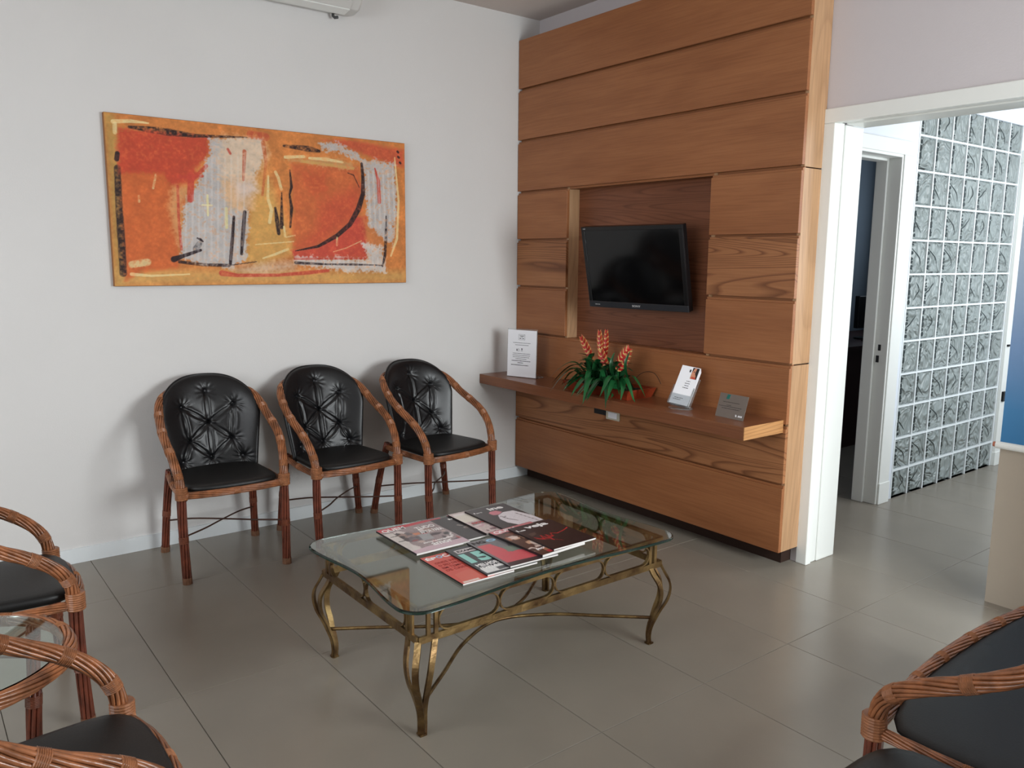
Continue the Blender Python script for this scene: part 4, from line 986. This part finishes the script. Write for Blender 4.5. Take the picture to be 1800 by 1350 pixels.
# apron frame
def rect_loop(hx, hy, z): return [(hx,hy,z),(-hx,hy,z),(-hx,-hy,z),(hx,-hy,z)]
for (p, q) in (((ax,-ay),(ax,ay)),((-ax,-ay),(-ax,ay)),((-ax,-ay),(ax,-ay)),((-ax,ay),(ax,ay))):
    p, q = np.array(p), np.array(q); d = (q-p)/np.linalg.norm(q-p); L_ = np.linalg.norm(q-p); nr = np.array([d[1],-d[0]])
    ap = MB()
    ap.bar([(p[0],p[1],.322),(q[0],q[1],.322)], .022, .010, (0,0,1)); ap.bar([(p[0],p[1],.414),(q[0],q[1],.414)], .010, .014, (0,0,1))
    for e in (.035, .062, L_-.035, L_-.062):
        x, y = p+d*e; ap.bar([(x,y,.33),(x,y,.412)], .013, .008, (d[0],d[1],0))
    af = ap.build('apron', M_brass, t)
    nst = 4 if L_ > .8 else 2; x0 = .068; w_ = (L_-2*x0)/nst; hh = .036; zc = .3715
    for k in range(nst):
        c = x0+w_*(k+.5); ring_ = []; hl = w_/2-.002-hh
        for i in range(9): an = -PI/2+PI*i/8; ring_.append((c+hl+hh*math.cos(an), zc+hh*math.sin(an)))
        for i in range(9): an = PI/2+PI*i/8; ring_.append((c-hl+hh*math.cos(an), zc+hh*math.sin(an)))
        P = [(p[0]+d[0]*s, p[1]+d[1]*s, z) for s, z in ring_]
        mb = MB(); mb.bar(P, .012, .005, (nr[0],nr[1],0), closed=True); mb.build('oval_ring', M_brass, af)
for sx in (-1,1):
    for sy in (-1,1):
        lf_ = empty('leg'); bpy.data.objects.remove(lf_)
        main = MB()
        def bar_path(ox, oy):
            P = []
            for z, o, c in ((.318,.0,1),(.290,.010,1),(.255,.024,.97),(.220,.027,.88),(.180,.020,.70),(.140,.004,.48),(.105,-.008,.30),(.070,-.018,.19),(.035,-.022,.16),(.0,-.020,.15)):
                P.append((sx*(ax+o-ox*c*0-ox*c), sy*(ay+o-oy*c), z))
            return crom(P, 4)
        main.bar(bar_path(0,0), .020, .008, (sx,-sy,0))
        main.box(min(sx*(ax-.036),sx*(ax-.012)), max(sx*(ax-.036),sx*(ax-.012)), min(sy*(ay-.036),sy*(ay-.012)), max(sy*(ay-.036),sy*(ay-.012)), 0, .006)
        lgo = main.build('leg', M_brass, t)
        MB().bar(bar_path(.058,0), .019, .008, (1,0,0)).build('leg_bar', M_brass, lgo)
        MB().bar(bar_path(0,.058), .019, .008, (0,1,0)).build('leg_bar', M_brass, lgo)
for s in (-1, 1):
    MB().tube(crom([(s*(ax-.01),-ay+.012,.105),(s*ax*.62,-ay*.68,.112),(s*ax*.24,-ay*.36,.118),(s*.009,0,.120),(s*ax*.24,ay*.36,.118),(s*ax*.62,ay*.68,.112),(s*(ax-.01),ay-.012,.105)],8), .0065, 8).build('stretcher', M_brass, t, smooth=True)

# ------------------------------------------------------------------ magazines
def magazine(label, x, y, z, rz, w_, h_, tilt, paint, titles, th=.0055, tilt2=0):
    """x,y: top left corner of the cover as it is read; page right runs to +y, page up to -x"""
    t = empty('magazine', (x, y, z), rot=(R_(tilt2), R_(tilt), R_(90+rz))); tag(t, label, 'magazine', 'magazines fanned out on the glass coffee table')
    MB().box(.001,w_-.001,-h_+.0005,-.0005,.0,th-.0006).build('pages', M_pages, t)
    MB().box(0,.0012,-h_+.0005,-.0005,0,th-.0002).build('spine', I_blk, t)
    cv = Canvas(60, 82, w_/h_, paint[0])
    cv.c *= (1+.12*(cv.n1-.5)[...,None]*2)
    for kd, col, al, *r in paint[1:]:
        if kd == 'P': cv.poly(col, al, .012, .1, r[0])
        else: cv.stroke(col, al, .15, r[0], [r[1]]*len(r[0]))
    co = cv.object('cover', w_, h_, M_print, t, loc=(0,-h_,th))
    for s, mt_, u, v, wu, hv, bd in titles: letter('title', s, mt_, co, u*w_, v*h_, .0003, wu*w_, hv*h_, bold=bd)
    return t
I_white = mat('white_ink', (236,232,230), .4); I_red = mat('red_ink', (190,44,56), .4); I_blk = mat('dark_ink', (30,24,26), .4); I_mint = mat('mint_ink', (150,206,196), .4)
I_ora = mat('orange_ink', (150,44,40), .4); I_blue = mat('light_blue_ink', (150,190,214), .4)
ZG = .4326
dk = (52,42,44); pk = (196,160,166); rdd = (196,48,62)
def photo_spots(seed, cols, n=10, u0=.05, u1=.95, v0=.1, v1=.75, sc=1):
    rs = random.Random(seed); L_ = []
    for i in range(n):
        u, v = rs.uniform(u0,u1), rs.uniform(v0,v1); a, c = rs.uniform(.05,.16)*sc, rs.uniform(.03,.10)*sc
        L_.append(('P', rs.choice(cols), .9, [(u-a,v-c),(u+a*.4,v-c*1.2),(u+a,v),(u+a*.3,v+c),(u-a*.8,v+c*.7)]))
    return L_
cel = [(120,104,104),(196,170,160),(60,44,50),(220,208,204),(150,120,110),(92,84,92)]
# upper row, from the left
magazine('magazine with a red title band at the far left of the upper row', 1.590,-1.880,ZG+.0085,0,.222,.292,0, [(150,132,132)]+photo_spots(3,cel,14)+photo_spots(5,cel+[(30,24,28),(236,228,224),(170,60,60)],40,sc=.45)+[('P',rdd,1,[(0,.88),(1,.93),(1,1),(0,1)]),('P',(206,176,186),.95,[(.0,.0),(1,.0),(1,.16),(.3,.14),(.0,.10)]),('P',(214,206,200),.95,[(.0,.1),(.16,.12),(.16,.8),(.0,.82)]),('P',(206,124,84),.95,[(.42,.56),(.52,.56),(.54,.64),(.42,.64)]),('P',(158,158,160),.95,[(.40,.34),(.60,.34),(.66,.54),(.46,.56)])],
    [('QUEM', I_white,.05,.845,.42,.115,.02),('TUDO', I_white,.58,.72,.36,.10,.01),('AMOR PARA', I_white,.55,.56,.42,.10,.01),('simplesmente', I_white,.33,.22,.55,.07,.005),('amor', I_white,.42,.12,.38,.085,.02),('novela', I_blk,.04,.66,.14,.03,0),('moda', I_blk,.04,.46,.14,.03,0)], th=.007)
magazine('plain red edged magazine under the others at the top left of the spread', 1.572,-1.800,ZG,1,.21,.278,0, [(196,150,156),('P',rdd,1,[(0,.90),(1,.90),(1,1),(0,1)])], [])
magazine('dark magazine with a small glinting eye on the cover, upper row', 1.597,-1.700,ZG+.0055,1,.19,.262,0, [(44,38,40),('P',(80,66,62),.9,[(.55,.40),(.8,.42),(.85,.5),(.6,.5)]),('S',(150,140,132),.9,[(.58,.46),(.7,.49),(.82,.45)],.03),('S',(150,140,132),.9,[(.58,.44),(.7,.41),(.82,.44)],.02),('S',(200,190,180),.9,[(.56,.60),(.62,.55)],.03)],
    [('i', I_white,.60,.86,.05,.05,.02),('o sono', I_white,.66,.86,.2,.035,0)], th=.0055)
magazine('bent red magazine whose top edge shows behind the upper row', 1.578,-1.562,ZG+.0015,-1,.205,.27,0, [(200,150,160),('P',rdd,1,[(0,.88),(1,.88),(1,1),(0,1)])], [('VIP', I_white,.78,.90,.16,.05,.02)], th=.008)
magazine('cream and pink magazine partly under the chef cover, upper row', 1.588,-1.563,ZG+.0105,-1,.19,.268,0, [(200,180,176),('P',(226,218,204),.95,[(0,.55),(1,.55),(1,.86),(0,.86)]),('P',(232,222,218),.95,[(.05,.86),(.9,.86),(.9,.95),(.05,.95)]),('P',(128,116,112),.9,[(.05,.38),(.6,.40),(.6,.5),(.1,.5)])]+photo_spots(8,[(196,150,160),(220,204,204),(150,120,124),(110,80,84)],22,v0=.02,v1=.38,sc=.6),
    [('NOVELA', I_red,.1,.42,.5,.07,.01)], th=.006)
magazine('dark magazine with a chef in white and a pink beret, upper right of the spread', 1.608,-1.497,ZG+.0165,0,.19,.268,0, [(46,36,38),('P',(222,214,218),1,[(.42,.02),(1,.02),(1,.30),(.86,.62),(.62,.64),(.40,.55),(.30,.40),(.30,.22)]),('P',(206,120,132),1,[(.34,.60),(.46,.58),(.62,.66),(.56,.76),(.40,.76),(.32,.70)]),('S',(90,70,76),.8,[(.42,.5),(.45,.35),(.55,.22)],.025),('S',(90,70,76),.8,[(.80,.5),(.85,.25),(.9,.05)],.02),('S',(110,96,100),.8,[(.44,.44),(.50,.46)],.03)],
    [('ine', I_white,.46,.80,.36,.12,.03),('i', I_white,.06,.80,.03,.04,.02),('ano 12', I_white,.11,.795,.14,.03,0)], th=.0065)
# lower row, from the left
magazine('orange and red magazine with a news title in white at the near left corner', 1.903,-1.880,ZG,-1,.202,.268,0, [(200,72,56),('P',(200,72,56),1,[(0,0),(1,0),(1,1),(0,1)]),('P',(206,92,74),1,[(.05,.05),(.8,.08),(.75,.3),(.35,.35),(.1,.3)]),('P',(70,54,54),.95,[(.6,.0),(1,.0),(1,.16),(.75,.12)]),('P',(226,214,204),.95,[(.04,.01),(.34,.01),(.34,.06),(.04,.06)])],
    [('\u00c9P', I_white,.04,.86,.20,.10,.03),('O', I_blue,.25,.86,.11,.10,.04),('CA', I_white,.37,.86,.22,.10,.03),('ONDE INVESTIR', I_ora,.08,.70,.62,.06,.01),('O SEU DINHEIRO', I_ora,.08,.61,.62,.06,.01),('EM TEMPOS', I_ora,.08,.52,.48,.06,.01),('DE CRISE', I_ora,.08,.43,.4,.06,.01)], th=.0055)
magazine('magazine with a big mint green 15 on its cover', 1.902,-1.778,ZG+.0055,-2,.202,.266,0, [(46,50,54),('P',(226,226,224),1,[(.04,.05),(.62,.05),(.62,.22),(.04,.22)]),('P',(60,62,66),.9,[(.3,.07),(.55,.07),(.55,.16),(.3,.16)]),('P',(214,206,206),1,[(.1,.80),(.5,.80),(.5,.92),(.1,.92)])],
    [('15', I_mint,.06,.42,.50,.34,.05),('MELHORES', I_white,.06,.27,.52,.09,.03),('IDEIAS', I_white,.06,.20,.4,.05,.02),('EXAME', I_blk,.13,.83,.34,.06,.02)], th=.0055)
magazine('grey and coral red magazine in the middle of the lower row', 1.893,-1.682,ZG+.0105,-2,.202,.27,0, [(112,110,112),('P',(206,84,92),1,[(.05,.12),(.75,.10),(.80,.34),(.55,.42),(.42,.40),(.36,.62),(.30,.80),(.05,.80)]),('P',(60,40,44),.95,[(.0,.0),(.7,.0),(.7,.10),(.05,.12)]),('P',(70,66,68),.9,[(.5,.55),(.9,.5),(.95,.7),(.6,.75)]),('P',(116,130,116),.9,[(.36,.42),(.6,.42),(.6,.58),(.4,.6)])],
    [('NG', I_blk,.05,.86,.25,.09,.03),('O', I_blue,.33,.86,.2,.09,.05)], th=.0055)
magazine('curled magazine with a pink title under the black one in the lower row', 1.872,-1.570,ZG+.0155,3,.205,.292,0, [(80,52,44),('P',(206,120,126),1,[(0,.87),(1,.87),(1,1),(0,1)])]+photo_spots(21,[(190,130,100),(214,170,140),(120,70,54),(226,206,196),(60,40,36)],30,v0=.15,v1=.85,sc=.7)+[('P',rdd,.95,[(.2,.03),(1,.03),(1,.09),(.2,.09)])],
    [('QUEM', I_white,.05,.885,.5,.09,.02),('casamento', I_white,.3,.11,.6,.06,.01),('secreto', I_white,.1,.16,.35,.05,.01)], th=.009)
magazine('black magazine with a red jagged line and a white four letter title', 1.893,-1.497,ZG+.0245,0,.198,.262,0, [(42,28,30),('P',(90,70,62),.9,[(.1,.55),(.25,.6),(.3,.68),(.12,.66)])]+[('S',(196,40,44),.95,[(.1,.50),(.2,.36),(.26,.52),(.32,.28),(.36,.50),(.42,.40),(.50,.52),(.60,.46)],.018),('S',(196,40,44),.95,[(.60,.46),(.78,.50),(.95,.56)],.022),('S',(180,36,40),.9,[(.1,.44),(.3,.38),(.45,.42)],.035),('S',(180,36,40),.9,[(.12,.40),(.34,.30),(.44,.20)],.012)],
    [('veja', I_white,.28,.795,.52,.145,.035),('i', I_white,.04,.80,.03,.07,.03),('o esc\u00e2ndalo', I_white,.09,.80,.13,.04,0)], th=.0055)
